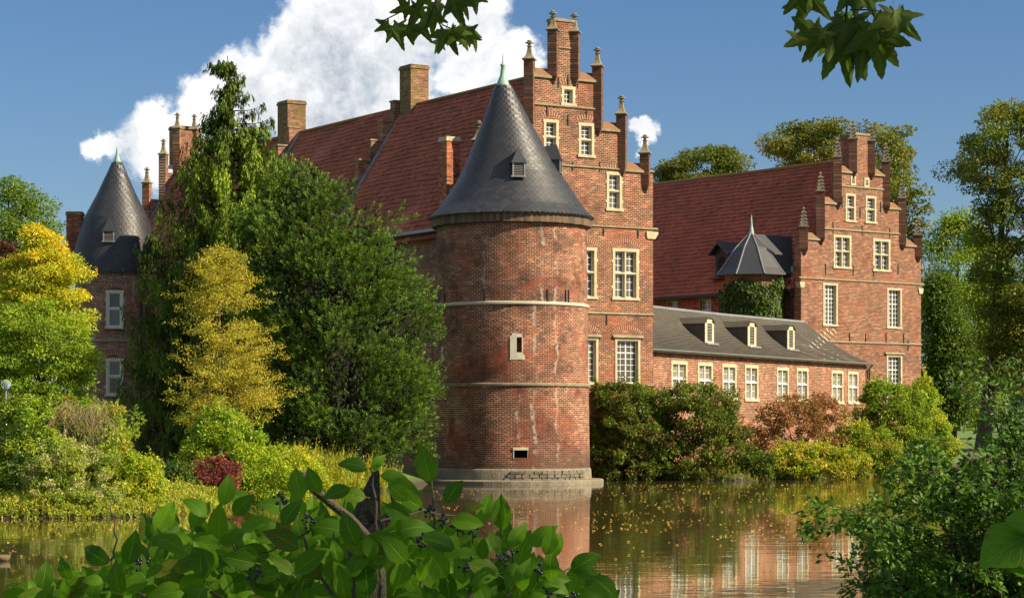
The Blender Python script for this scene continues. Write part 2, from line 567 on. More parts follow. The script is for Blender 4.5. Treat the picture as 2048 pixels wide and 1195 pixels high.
def wall(mb, solids, holes, y0, y1, fn=lambda a, b, z: (a, b, z)):
    """thick wall made of rectangles (a0, a1, z0, z1) with rectangular openings cut through"""
    xs = sorted({round(v, 5) for r in solids + holes for v in r[:2]})
    zs = sorted({round(v, 5) for r in solids + holes for v in r[2:]})

    def solid(i, j):
        if i < 0 or j < 0 or i >= len(xs) - 1 or j >= len(zs) - 1:
            return False
        x, z = (xs[i] + xs[i + 1]) / 2, (zs[j] + zs[j + 1]) / 2
        inr = lambda r: r[0] < x < r[1] and r[2] < z < r[3]
        return any(inr(r) for r in solids) and not any(inr(r) for r in holes)
    for i in range(len(xs) - 1):
        for j in range(len(zs) - 1):
            if not solid(i, j):
                continue
            a, b, c, d = xs[i], xs[i + 1], zs[j], zs[j + 1]
            mb.face([fn(a, y0, c), fn(b, y0, c), fn(b, y0, d), fn(a, y0, d)])
            mb.face([fn(a, y1, d), fn(b, y1, d), fn(b, y1, c), fn(a, y1, c)])
            if not solid(i - 1, j):
                mb.face([fn(a, y1, c), fn(a, y0, c), fn(a, y0, d), fn(a, y1, d)])
            if not solid(i + 1, j):
                mb.face([fn(b, y0, c), fn(b, y1, c), fn(b, y1, d), fn(b, y0, d)])
            if not solid(i, j - 1):
                mb.face([fn(a, y0, c), fn(a, y1, c), fn(b, y1, c), fn(b, y0, c)])
            if not solid(i, j + 1):
                mb.face([fn(a, y1, d), fn(a, y0, d), fn(b, y0, d), fn(b, y1, d)])


def window(root, x, y, z, w, h, kind, rotz=0.0, frame=0.17, stone='stone', arch=True, rec=0.20, hood=False, bars=(2, 3), glass='glass'):
    """window whose stone surround measures w * h, lower left corner at (x, y, z) on the wall; inward is +y before rotz.
    Returns the opening to cut in an x-z wall."""
    f = frame
    m = MB()
    p0, p1 = -0.035, 0.28
    m.box(0, f, p0, p1, f * 0.9, h - f)
    m.box(w - f, w, p0, p1, f * 0.9, h - f)
    m.box(-0.03, w + 0.03, p0 - 0.004, p1 + 0.004, h - f, h)
    if kind not in ('french',):
        nq = max(1, int(h / 1.1))
        for q in range(nq):   # toothed quoin stones
            zq = h * (q + 0.5) / nq
            m.box(-0.075, -0.0, p0 + 0.006, 0.05, zq - 0.07, zq + 0.07)
            m.box(w, w + 0.075, p0 + 0.006, 0.05, zq - 0.07, zq + 0.07)
    win = m.build('window', stone, root, loc=(x, y, z), rotz=rotz)
    m = MB()
    m.box(-0.07, w + 0.07, p0 - 0.05, p1 + 0.008, 0, f * 0.9)
    m.build('sill', stone, win)
    iw, z0, z1 = w - 2 * f, f * 0.9, h - f
    cols, rows = {'cross': (2, 2), 'stack': (1, 2), 'single': (1, 1), 'french': (1, 1), 'plain2': (2, 2)}[kind]
    t = 0.10
    zt = z0 + (z1 - z0) * 0.53
    m = MB()
    if rows == 2:
        m.box(f, w - f, 0.0, 0.24, zt - t / 2, zt + t / 2)
    if cols == 2:
        m.box(w / 2 - t / 2, w / 2 + t / 2, 0.003, 0.237, z0, z1)
    if rows + cols > 2:
        m.build('mullion', stone if kind != 'plain2' else 'white', win)
    lights = []
    for i in range(cols):
        for j in range(rows):
            xa = f if i == 0 else w / 2 + t / 2
            xb = (w - f) if i == cols - 1 else w / 2 - t / 2
            za = z0 if j == 0 else zt + t / 2
            zb = z1 if (j == rows - 1) else zt - t / 2
            lights.append((xa, xb, za, zb))
    for (xa, xb, za, zb) in lights:
        s = MB()
        b = 0.055
        s.box(xa, xa + b, rec, rec + 0.05, za, zb)
        s.box(xb - b, xb, rec, rec + 0.05, za, zb)
        s.box(xa + b, xb - b, rec + .002, rec + 0.048, za, za + b)
        s.box(xa + b, xb - b, rec + .002, rec + 0.048, zb - b, zb)
        nx, nz = bars
        if kind == 'french':
            nx, nz = 4, max(4, int(round((zb - za) / 0.34)))
        g = 0.032
        for q in range(1, nx):
            xm = xa + (xb - xa) * q / nx
            gg = 0.08 if (kind == 'french' and q == 2) else g
            s.box(xm - gg / 2, xm + gg / 2, rec + 0.006, rec + 0.042, za + b, zb - b)
        for q in range(1, nz):
            zm = za + (zb - za) * q / nz
            gg = 0.07 if (kind == 'french' and q == int(nz * 0.72)) else g
            s.box(xa + b, xb - b, rec + 0.010, rec + 0.038, zm - gg / 2, zm + gg / 2)
        s.build('sash', 'white', win)
        s = MB()
        s.face([(xa, rec + 0.03, za), (xb, rec + 0.03, za), (xb, rec + 0.03, zb), (xa, rec + 0.03, zb)])
        s.build('pane', glass, win)
    if hood:
        s = MB()
        s.prism([(-0.16, 0.0), (-0.16, 0.05), (-0.05, 0.16), (0.06, 0.16), (0.06, 0.0)], -0.20, w + 0.20, lambda a, b2, hh: (hh, a, h + 0.02 + b2))
        s.build('hood_mould', 'stone_weathered', win)
    if arch:
        s = MB()
        n = max(7, int(w / 0.11))
        rise = 0.16 * w
        R = (w * w / 4 + rise * rise) / (2 * rise)
        a1 = math.asin(min(1, (w / 2 + 0.08) / R))
        zc = h + (0.22 if hood else 0.05) + rise - R
        for q in range(n):
            a = -a1 + 2 * a1 * (q + 0.5) / n
            da = a1 / n * 0.70
            pts = [(w / 2 + rr * math.sin(aa), zc + rr * math.cos(aa)) for rr, aa in ((R, a - da), (R, a + da), (R + 0.27, a + da), (R + 0.27, a - da))]
            s.prism(pts, -0.012, 0.04, lambda aa, bb, hh: (aa, hh, bb))
        s.build('brick_arch', 'voussoir', win)
        s = MB()
        arc = [-a1 + 2 * a1 * q / 10 for q in range(11)]
        s.prism([(w / 2 + R * math.sin(aa), zc + R * math.cos(aa)) for aa in arc] + [(w / 2 + (R + 0.26) * math.sin(aa), zc + (R + 0.26) * math.cos(aa)) for aa in arc[::-1]], -0.004, 0.03, lambda aa, bb, hh: (aa, hh, bb))
        s.build('arch_mortar', 'mortar', win)
    e = 0.05
    return (x + e, x + w - e, z + e, z + h - e)


def finial(parent, x, y, z, h, w, mat='stone_weathered', crock=False):
    """stone pinnacle cap: flared foot, tapering stalk, knop and cross flower"""
    m = MB()
    q = PI / 4
    if not crock:
        m.lathe([(w * .80, 0), (w * .84, .05 * h), (w * .52, .16 * h), (w * .34, .30 * h), (w * .22, .58 * h), (w * .20, .64 * h), (w * .33, .68 * h), (w * .20, .72 * h), (w * .13, .80 * h)], 4, (x, y), 0)
        m.lathe([(w * .12, .80 * h), (w * .40, .83 * h), (w * .40, .87 * h), (w * .12, .89 * h), (w * .22, .93 * h), (w * .20, .97 * h), (0.01, h)], 8, (x, y), 0)
    else:
        m.lathe([(w * .74, 0), (w * .74, .07 * h), (w * .50, .09 * h), (w * .12, .86 * h), (w * .22, .90 * h), (w * .06, h)], 4, (x, y), 0)
        for k in range(4):
            zz = h * (.16 + .17 * k)
            r = w * (.50 - .42 * (.07 + .17 * k)) * 0.95
            for a in range(4):
                th = a * PI / 2
                m.lathe([(0.02, zz), (w * .13, zz + .03 * h), (w * .10, zz + .07 * h), (0.01, zz + .09 * h)], 5, (x + r * math.sin(th), y - r * math.cos(th)))
    for i, vv in enumerate(m.v):
        m.v[i] = (vv[0], vv[1], vv[2] + z)
    return m.build('finial', mat, parent)


def pantiles(name, root, e0, along, up, width, length, mat='tiles', tw=0.25, th=0.36, amp=0.05, step=0.065, sag=0.05, ins=0.0):
    """field of curved roof tiles: corrugated across, stepped course by course, on a slightly sagging roof"""
    e0, along, up = Vector(e0), Vector(along).normalized(), Vector(up).normalized()
    nrm = along.cross(up).normalized()
    if nrm.z < 0:
        nrm = -nrm
    nc, nr = max(1, int(width / tw)), max(1, int(length / th))
    sub = 4
    xs = np.linspace(0, width, nc * sub + 1)
    prof = amp * np.sin(np.arange(nc * sub + 1) / sub * 2 * PI)
    ys, zs, rid = [], [], []
    for r in range(nr):
        ys += [length * r / nr, length * (r + 1) / nr + 0.01]
        zs += [step, 0.0]
        rid += [r, r]
    ys, zs = np.array(ys), np.array(zs)
    X, Y = np.meshgrid(xs, ys)
    Hh = prof[None, :] + zs[:, None]
    Hh = Hh + sag * (np.sin(X * 0.33 + 1.3) * np.sin(Y * 0.5 + X * 0.11) + 0.4 * np.sin(X * 1.1 + Y * 0.7))
    jit = rg.normal(0, 0.014, (nr, nc))
    ci = np.minimum(np.arange(nc * sub + 1) // sub, nc - 1)
    Hh = Hh + jit[np.array(rid)][:, ci]
    pts = np.array(e0)[None, None] + X[..., None] * np.array(along) + Y[..., None] * np.array(up) + Hh[..., None] * np.array(nrm)
    R, C = X.shape
    idx = np.arange(R * C).reshape(R, C)
    faces = np.stack([idx[:-1, :-1], idx[:-1, 1:], idx[1:, 1:], idx[1:, :-1]], -1).reshape(-1, 4)
    me = bpy.data.meshes.new(name)
    me.from_pydata(pts.reshape(-1, 3).tolist(), [], faces.tolist())
    tint = rg.random((nr, nc)) ** 1.3
    col = tint[np.array(rid)][:, ci]
    cc = np.ones((R * C, 4), 'f')
    cc[:, :3] = col.reshape(-1, 1)
    at = me.attributes.new('Col', 'FLOAT_COLOR', 'POINT')
    at.data.foreach_set('color', cc.ravel())
    me.materials.append(M[mat])
    o = bpy.data.objects.new(name, me)
    COL.objects.link(o)
    o.parent = root
    o['kind'] = 'stuff'
    return o


# ------------------------------------------------------------------ water, ground
def shore(u, v):
    Y = EYE * F / (v - HY)
    return ((u - CX) / F * Y, Y)


poly = [(-220, 24), (-30, 23), (-8, 21), (0, 20), (6, 21), (14, 24), (220, 24), (220, 222), (70, 220)]
poly += [shore(1950, 917), shore(1936, 926), shore(1900, 940), shore(1800, 946), shore(1720, 952), shore(1600, 957), shore(1480, 961), shore(1330, 960), shore(1215, 958)]
poly += [(4.2, 133.5), (-1, 134.5), (-4.6, 129), shore(868, 966), shore(800, 977), shore(640, 992), shore(480, 1008), shore(400, 1022), shore(330, 1032), shore(160, 1036), shore(0, 1037), (-60, 77), (-220, 80)]
PA = np.array(poly)


def moat_sd(x, y):
    """signed distance to the moat's edge: negative in the water"""
    x, y = np.asarray(x, float), np.asarray(y, float)
    best = np.full(x.shape, 1e9)
    inside = np.zeros(x.shape, bool)
    for i in range(len(PA)):
        a, b = PA[i], PA[(i + 1) % len(PA)]
        ab = b - a
        t = np.clip(((x - a[0]) * ab[0] + (y - a[1]) * ab[1]) / (ab @ ab), 0, 1)
        best = np.minimum(best, np.hypot(x - a[0] - t * ab[0], y - a[1] - t * ab[1]))
        c = ((a[1] > y) != (b[1] > y)) & (x < (b[0] - a[0]) * (y - a[1]) / (b[1] - a[1] + 1e-12) + a[0])
        inside ^= c
    return np.where(inside, -best, best)


def ground_z(x, y):
    d = moat_sd(x, y)
    z = np.where(d < 0, np.maximum(-1.6, d * 0.9), 0.9 * (1 - np.exp(-np.maximum(d, 0) / 1.3)))
    z = z + np.where(d > 0, 0.06 * np.sin(x * 0.7) * np.sin(y * 0.45), 0)
    z = z + np.where((d > 0) & (y > 200), np.clip((y - 225) / 130, 0, 1) * 1.45, 0)
    z = z + np.where((d > 0) & (y < 40), 0.4 * np.clip(d / 3, 0, 1), 0)
    return z


gx = np.concatenate([[-2500, -1200, -600, -350, -230], np.arange(-150, -60, 6), np.arange(-60, 70, 1.2), np.arange(70, 150, 6), [230, 350, 600, 1200, 2500]])
gy = np.concatenate([[-1200, -500, -200, -80, -30], np.arange(-12, 60, 1.5), np.arange(60, 250, 1.2), np.arange(250, 420, 8), [480, 600, 900, 1500, 2600, 4500]])
GX, GY = np.meshgrid(gx, gy)
GZ = ground_z(GX, GY)
R_, C_ = GX.shape
idx = np.arange(R_ * C_).reshape(R_, C_)
gf = np.stack([idx[:-1, :-1], idx[:-1, 1:], idx[1:, 1:], idx[1:, :-1]], -1).reshape(-1, 4)
me = bpy.data.meshes.new('ground')
me.from_pydata(np.stack([GX, GY, GZ], -1).reshape(-1, 3).tolist(), [], gf.tolist())


def ground_mat():
    m, T, b, _ = new_mat('grass_ground')
    co = T.n('ShaderNodeTexCoord').outputs['Object']
    f = T.noise(co, 0.25, 6, 0.6)
    c = T.mix(T.rng(f, 0.35, 0.65), (0.085, 0.16, 0.022), (0.14, 0.20, 0.035))
    g = T.noise(co, 6, 5, 0.7)
    c = T.mix(T.rng(g, 0.4, 0.75, 0, 0.6), c, (0.045, 0.085, 0.015))
    s = T.n('ShaderNodeSeparateXYZ')
    T.put(s.inputs[0], co)
    wet = T.rng(T.math('ADD', s.outputs[2], T.math('MULTIPLY', g, 0.3)), 0.25, 0.6, 1, 0)
    c = T.mix(wet, c, (0.045, 0.035, 0.02))
    T.put(b.inputs['Base Color'], c)
    b.inputs['Roughness'].default_value = 0.95
    bump(T, b, g, 1.0, 0.08)
    return m


me.materials.append(ground_mat())
me.polygons.foreach_set('use_smooth', [True] * len(me.polygons))
go = bpy.data.objects.new('ground', me)
COL.objects.link(go)
tag(go, kind='structure')


def water_mat():
    m, T, b, _ = new_mat('moat_water')
    co = T.n('ShaderNodeTexCoord').outputs['Object']
    mp = T.n('ShaderNodeMapping')
    T.put(mp.inputs[0], co)
    mp.inputs['Scale'].default_value = (0.55, 1.0, 1.0)
    f = T.noise(co, 0.05, 3, 0.5)
    T.put(b.inputs['Base Color'], T.mix(f, (0.058, 0.054, 0.014), (0.068, 0.054, 0.018)))
    b.inputs['Roughness'].default_value = 0.025
    b.inputs['IOR'].default_value = 1.5
    r1 = T.noise(mp.outputs[0], 1.7, 2, 0.5)
    r2 = T.noise(mp.outputs[0], 0.42, 2, 0.5)
    patch = T.rng(T.noise(co, 0.045, 3, 0.5), 0.42, 0.62, 0.25, 1.0)
    hgt = T.math('MULTIPLY', T.math('ADD', r1, T.math('MULTIPLY', r2, 1.2)), patch)
    bump(T, b, hgt, 0.17, 0.05)
    return m


m = MB()
for (x0, x1, y0, y1) in ((-260, 260, 10, 240),):
    m.face([(x0, y0, 0), (x1, y0, 0), (x1, y1, 0), (x0, y1, 0)])
M['water'] = water_mat()
wat = m.build('moat_water', 'water')
tag(wat, kind='structure')


# ------------------------------------------------------------------ castle: stepped gables
def stepped(root, fr, c, steps, base_half, zbase, top, y0, y1, holes, mat, cap_h, wsh, crock=False, cb=None, coping=True, shaft_mat=None):
    """crow-stepped gable wall. steps: list from the eaves upward of (half width, top z, shaft top z); top = (half, z, shaft top z).
    Diamond-set brick shafts with stone finials stand at every step corner."""
    cb = c if cb is None else cb
    solids = [(cb - base_half, cb + base_half, zbase, steps[0][1])]
    for i, (hw, zt, sz) in enumerate(steps):
        if i:
            solids.append((c - hw, c + hw, steps[i - 1][1], zt))
    solids.append((c - top[0], c + top[0], steps[-1][1], top[1]))
    m = MB()
    wall(m, solids, holes, y0, y1)
    m.build('gable_wall', mat, root)
    allst = steps + [top]
    for i, (hw, zt, sz) in enumerate(allst):
        zlow = allst[i - 1][1] - 0.05 if i else zt - 0.9
        for sgn in (-1, 1):
            x = c + sgn * hw
            m = MB()
            yc = y0 + 0.05
            m.lathe([(wsh * 0.2, zlow - 0.35), (wsh * .62, zlow + .1), (wsh * .62, sz)], 4, (x, yc), 0)
            s = m.build('pinnacle', shaft_mat or mat, root)
            finial(s, x, yc, sz, cap_h, wsh, 'stone_grey' if crock else 'stone_weathered', crock)
        if coping and i < len(steps):
            nh = allst[i + 1][0]
            for sgn in (-1, 1):
                a, b = sorted((c + sgn * (nh + 0.02), c + sgn * (hw - 0.02)))
                m = MB()
                ym = (y0 + y1) / 2
                m.prism([(y0 - 0.10, zt + 0.05), (ym, zt + 0.50), (y1 + 0.10, zt + 0.05)], a, b, lambda p, q, h: (h, p, q))
                cp = m.build('coping', 'tiletop', root)
                m = MB()
                m.box(a, b, y0 - 0.13, y1 + 0.06, zt - 0.09, zt + 0.05)
                m.build('coping_stone', 'stone_weathered', cp)
    # top slab
    m = MB()
    m.box(c - top[0] - 0.04, c + top[0] + 0.04, y0 - 0.06, y1 + 0.06, top[1], top[1] + 0.16)
    m.build('coping', 'stone_weathered', root)


def course(root, a, b, z, y0, h=0.16, proud=0.09, mat='stone_weathered'):
    m = MB()
    m.prism([(y0 - proud, z + h * 0.25), (y0 - proud, z + h * 0.62), (y0 + 0.03, z + h), (y0 + 0.03, z), (y0 - proud * .5, z)], a, b, lambda p, q, hh: (hh, p, q))
    return m.build('string_course', mat, root)


def anchors(root, pts, fr, y, h=0.75):
    for (u, v) in pts:
        x, z = fr.on_y(u, v, y)
        m = MB()
        m.box(x - 0.028, x + 0.028, y - 0.05, y + 0.01, z - h / 2, z + h / 2)
        m.box(x - 0.05, x + 0.05, y - 0.065, y - 0.045, z - 0.05, z + 0.05)
        m.build('wall_anchor', 'iron', root)


def win_px(root, fr, rect, kind, y=0.0, **kw):
    x0, z0 = fr.on_y(rect[0], rect[3], y)
    x1, z1 = fr.on_y(rect[2], rect[1], y)
    zt = fr.on_y((rect[0] + rect[2]) / 2, rect[1], y)[1]
    zb = fr.on_y((rect[0] + rect[2]) / 2, rect[3], y)[1]
    return window(root, x0, y, zb, x1 - x0, zt - zb, kind, **kw)


def chimney(root, x0, x1, y0, y1, z0, z1, mat):
    m = MB()
    m.box(x0, x1, y0, y1, z0, z1)
    ch = m.build('chimney', mat, root)
    m = MB()
    m.box(x0 - 0.06, x1 + 0.06, y0 - 0.06, y1 + 0.06, z1, z1 + 0.14)
    m.box(x0 - 0.02, x1 + 0.02, y0 - 0.02, y1 + 0.02, z1 + 0.14, z1 + 0.26)
    m.build('chimney_cap', 'brick_moss' if mat != 'brick_orange' else 'stone', ch)
    m = MB()
    m.box(x0 - 0.05, x1 + 0.05, y0 - 0.05, y1 + 0.05, z0, z0 + 0.25)
    m.build('flashing', 'lead', ch)
    return ch


def firewall(root, x0, xr, y, zb, zr, n, mat, thick=0.55, rise=0.55):
    """stepped parapet crossing the roof at depth y, rising in n steps from eaves (x0, zb) to ridge (xr, zr); lead strip along its foot"""
    m = MB()
    sol = []
    for i in range(n):
        a, b = x0 + (xr - x0) * i / n, x0 + (xr - x0) * (i + 1) / n
        sol.append((a, b, zb - 1.0, zb + (zr - zb) * (i + 1) / n + rise * 0.6))
        sol.append((2 * xr - b, 2 * xr - a, zb - 1.0, zb + (zr - zb) * (i + 1) / n + rise * 0.6))
    wall(m, sol, [], y, y + thick)
    fw = m.build('fire_wall', mat, root)
    for i in range(n):
        a, b = x0 + (xr - x0) * i / n, x0 + (xr - x0) * (i + 1) / n
        z = zb + (zr - zb) * (i + 1) / n + rise * 0.6
        m = MB()
        m.box(a - 0.06, b - 0.065 if i < n - 1 else b, y - 0.07, y + thick + 0.05, z, z + 0.10)
        m.build('coping', 'stone_weathered', fw)
    d = Vector((xr - x0, 0, zr - zb)).normalized()
    nrm = Vector((-d.z, 0, d.x))
    m = MB()
    p = [Vector((x0, y - 0.30, zb)) + nrm * 0.14, Vector((x0, y - 0.003, zb)) + nrm * 0.14, Vector((x0, y - 0.003, zb)) + nrm * 0.02, Vector((x0, y - 0.30, zb)) + nrm * 0.02]
    q = [v + Vector((xr - x0, 0, zr - zb)) for v in p]
    k = len(m.v)
    m.v += [tuple(v) for v in p + q]
    m.f += [(0, 1, 5, 4), (1, 2, 6, 5), (2, 3, 7, 6), (3, 0, 4, 7), (0, 3, 2, 1), (4, 5, 6, 7)]
    m.build('flashing', 'lead', fw)
    return fw


# ---- main wing
A1 = math.radians(32)
O1 = (-1.92, 128.0)
F1 = Frame(O1, A1)
main = empty('castle_wing', (O1[0], O1[1], 0), A1, 'long main wing with tall stepped gable and red tiled roof behind the round tower', 'castle wing', 'castle buildings')
W1 = F1.on_y(1306, 600)[0]
c1 = W1 / 2
L1 = F1.on_x(374, 330, W1 / 2)[0]
ZE, ZR = 14.35, 23.45
cg1 = F1.on_y(1128.5, 100)[0]
st = []
for (u, vt, vs) in ((1291, 343, 308), (1244, 262, 230), (1196, 163, 134)):
    x, z = F1.on_y(u, vt)
    st.append((x - cg1, z, F1.on_y(u, vs)[1]))
xt, zt = F1.on_y(1150, 46)
top = (xt - cg1, zt, F1.on_y(1150, 66)[1])
wins1 = [((1123, 173, 1150, 212), 'single', {}), ((1087, 239, 1117, 310), 'stack', {}), ((1157, 246, 1188, 315), 'stack', {}), ((1213, 344, 1244, 422), 'stack', {}),
         ((1225, 497, 1277, 600), 'cross', {'bars': (2, 3)}), ((1141, 494, 1193, 597), 'cross', {}), ((1230, 676, 1280, 770), 'french', {'hood': True, 'frame': 0.14}), ((1147, 674, 1196, 768), 'french', {'hood': True, 'frame': 0.14})]
holes = [win_px(main, F1, r, k, **kw) for r, k, kw in wins1]
stepped(main, F1, cg1, st, W1 / 2, -1.2, top, 0.0, 0.62, holes, 'brick', 1.15, 0.62, cb=c1, shaft_mat='brick_dark')
for (u, v, a, b) in ((1136, 216, cg1 - st[2][0], cg1 + st[2][0]), (1210, 339, 0.0, W1 + 0.02), (1245, 457, 0.0, W1 + 0.32), (1245, 630, 0, W1 + 0.05), (1245, 772, 0, W1 + 0.05)):
    course(main, a, b, F1.on_y(u, v)[1], 0.0)
course(main, cg1 - top[0] + .3, cg1 + top[0] - .3, F1.on_y(1128, 98)[1], 0.0, 0.14, 0.07)
m = MB()
zk = F1.on_y(1300, 470)[1]
m.prism([(W1 - 0.5, zk), (W1 - .45, zk - 0.22), (W1 + 0.1, zk - .22), (W1 + 0.32, zk + .08), (W1 + .32, zk + 0.2), (W1 - 0.5, zk + .2)], -0.09, 0.55, lambda a, b, h: (a, h, b))
m.build('kneeler', 'stone', main)
anchors(main, [(1117, 165), (1136, 160), (1155, 167), (1094, 222), (1136, 240), (1173, 225), (1199, 333), (1145, 333), (1213, 640), (1207, 462), (1276, 466)], F1, 0.0, 0.55)
# side walls, back
for x, sg in ((0.0, -1), (W1, 1)):
    m = MB()
    y0, y1 = 0.63, L1
    xa, xb = (0.0, 0.5) if sg < 0 else (W1 - 0.5, W1)
    m.box(xa, xb, y0, y1, -1.2, ZE - 0.05)
    m.build('side_wall', 'brick', main)
    m = MB()
    xo = x + sg * 0.02
    m.box(min(xo, xo + sg * 0.4), max(xo, xo + sg * 0.4), y0, y1, ZE - 0.12, ZE + 0.06)
    m.build('gutter', 'lead', main)
slope = (ZR - ZE) / c1
ux = math.hypot(c1 + 0.35, ZR - (ZE - 0.35 * slope))
upv = Vector((c1 + 0.35, 0, (c1 + 0.35) * slope)).normalized()
m = MB()   # solid roof body below the tiles
m.prism([(-0.30, ZE - 0.35 * slope), (c1, ZR - 0.08), (W1 + 0.30, ZE - 0.35 * slope), (W1 - 0.2, ZE - 0.5), (0.2, ZE - 0.5)], 0.64, L1, lambda a, b, h: (a, h, b))
m.build('roof', 'tiles', main)
t_ = pantiles('roof_tiles', main, (-0.35, 0.62, ZE - 0.35 * slope), (0, 1, 0), upv, L1 - 0.6, ux, sag=0.09)
m = MB()
for k in range(int((L1 - 0.8) / 0.42)):
    y = 0.7 + k * 0.42
    m.lathe([(0.17, 0), (0.14, 0.44)], 8, (0, 0))
    for i in range(len(m.v) - 16, len(m.v)):
        vx, vy, vz = m.v[i]
        m.v[i] = (c1 + vx, y + vz, ZR + 0.02 + vy * 0.9)
tag(m.build('ridge_tiles', 'tiletop', main), kind='stuff')
# stepped fire walls, far gable, chimneys
yf = F1.on_x(812, 215, c1)[0]
fwl = firewall(main, 0.05, c1, yf, ZE, ZR, 7, 'brick')
yf2 = F1.on_x(600, 270, c1)[0]
firewall(main, 0.05, c1, yf2, ZE, ZR, 7, 'brick')
ya, za = F1.on_x(826, 140, c1)
chimney(main, c1 - 0.55, c1 + 0.75, yf - 1.6, yf - 0.15, ZR - 1.4, za, 'brick_moss')
yb, zb = F1.on_x(592, 208, c1)
chimney(main, c1 - 0.65, c1 + 0.75, yf2 + 0.6, yf2 + 2.2, ZR - 1.2, zb, 'brick_moss')
# far gable seen from behind
sf = []
for (u, vt, vs) in ((294, 398, 367), (327, 345, 310), (355, 300, 258)):
    x, z = F1.on_y(u, vt, L1 + 0.2)
    sf.append((c1 - x, z, F1.on_y(u, vs, L1 + 0.2)[1]))
tf = (sf[2][0] - 0.2, F1.on_y(372, 262, L1 + 0.2)[1], 0)
m = MB()
wall(m, [(0, W1, -1, ZE + 1.0)] + [(c1 - a, c1 + a, ZE, b) for a, b, _ in sf] + [(c1 - tf[0], c1 + tf[0], ZE, tf[1])], [], L1 + 0.002, L1 + 0.65)
m.build('gable_wall', 'brick', main)
for (hw, zt2, sz) in sf:
    for sgn in (-1, 1):
        m = MB()
        m.lathe([(0.40, zt2 - 2.2), (0.40, sz)], 4, (c1 + sgn * hw, L1 + 0.2), 0)
        finial(m.build('pinnacle', 'brick', main), c1 + sgn * hw, L1 + 0.2, sz, 1.25, 0.62)
chimney(main, c1 - 0.6, c1 + 0.6, L1 + 0.7, L1 + 2.0, ZR - 0.5, tf[1] + 0.2, 'brick_moss')
d = Vector((c1, 0, ZR - ZE))
m = MB()
nrm = Vector((-d.z, 0, d.x)).normalized()
p0 = Vector((0, L1 - 0.3, ZE)) + nrm * 0.12
m.v += [tuple(p0), tuple(p0 + Vector((0, 0.29, 0))), tuple(p0 + Vector((0, 0.29, 0)) + d), tuple(p0 + d)]
m.f.append((0, 1, 2, 3))
m.v += [tuple(Vector(v) - nrm * 0.1) for v in m.v[:4]]
m.f += [(7, 6, 5, 4), (0, 4, 5, 1), (2, 6, 7, 3), (0, 3, 7, 4), (1, 5, 6, 2)]
m.build('flashing', 'lead', main)


# ------------------------------------------------------------------ slate cones
def cone_slates(root, prof, lean, sw, exposed, rng_seed, nparts=0, cam_dir=0.0, mat='slate'):
    """slates in courses on a cone; the nparts largest in view are single objects, the rest one joined part"""
    r_ = random.Random(rng_seed)
    pz = [p[1] for p in prof]
    seglen = [0]
    for i in range(1, len(prof)):
        seglen.append(seglen[-1] + math.hypot(prof[i][0] - prof[i - 1][0], prof[i][1] - prof[i - 1][1]))

    def at(s):
        for i in range(1, len(prof)):
            if s <= seglen[i] or i == len(prof) - 1:
                t = (s - seglen[i - 1]) / (seglen[i] - seglen[i - 1])
                return prof[i - 1][0] + (prof[i][0] - prof[i - 1][0]) * t, prof[i - 1][1] + (prof[i][1] - prof[i - 1][1]) * t
    total = seglen[-1]
    rows = int(total / exposed)
    hgt = exposed * 1.55
    shapes = []
    for q in range(4):
        mb = MB()
        w2, ch = sw * 0.49, sw * (0.12 + 0.08 * q)
        out = [(-w2, hgt), (-w2, ch), (-w2 + ch, 0), (w2 - ch * 0.8, 0), (w2, ch * 0.7), (w2, hgt)]
        mb.prism(out, 0, 0.022, lambda a, b, h: (a, -h, b))
        shapes.append(mb)
    items = []
    for k in range(rows):
        s0 = k * exposed
        ra, za_ = at(s0)
        rb, zb_ = at(min(total, s0 + hgt))
        n = max(7, int(2 * PI * ra / sw))
        ratio = min(1.0, (2 * PI * ra / n) / sw)
        off = 0.5 * (k % 2)
        for i in range(n):
            a = 2 * PI * (i + off) / n
            tilt = math.atan2(ra - rb, zb_ - za_) - 0.055 + r_.uniform(-.012, .012)
            lx = lean(za_)
            mat4 = Matrix.Translation((lx + (ra + 0.035) * math.sin(a), -(ra + 0.035) * math.cos(a), za_)) @ Matrix.Rotation(a, 4, 'Z') @ Matrix.Rotation(-tilt, 4, 'X') @ Matrix.Rotation(r_.uniform(-.03, .03), 4, 'Y') @ Matrix.Scale(ratio, 4, (1, 0, 0))
            items.append((math.cos(a - cam_dir) * ratio, mat4, r_.randrange(4), r_.random()))
    order = sorted(range(len(items)), key=lambda i: -items[i][0] + 0.0006 * i)
    single = set(order[:nparts])
    allv = [np.array(s_.v) for s_ in shapes]
    joined = MB()
    meshes = {}
    for i, (_, mt, q, tint) in enumerate(items):
        if i in single:
            key = (q, int(tint * 4))
            if key not in meshes:
                mb = MB()
                mb.v, mb.f = list(shapes[q].v), list(shapes[q].f)
                mb.c = [key[1] / 3] * len(mb.v)
                meshes[key] = mb.mesh('slate', mat)
            inst(meshes[key], 'slate', root, mt)
        else:
            A = np.array(mt)
            pv = allv[q] @ A[:3, :3].T + A[:3, 3]
            k = len(joined.v)
            joined.v += pv.tolist()
            joined.f += [tuple(k + j for j in f_) for f_ in shapes[q].f]
            joined.c += [tint] * len(pv)
    tag(joined.build('slate_covering', mat, root), kind='stuff')
    m_ = MB()
    m_.lathe([(r, z) for r, z in prof], 64, lean=lean)
    m_.build('roof_cone', mat, root, smooth=True)


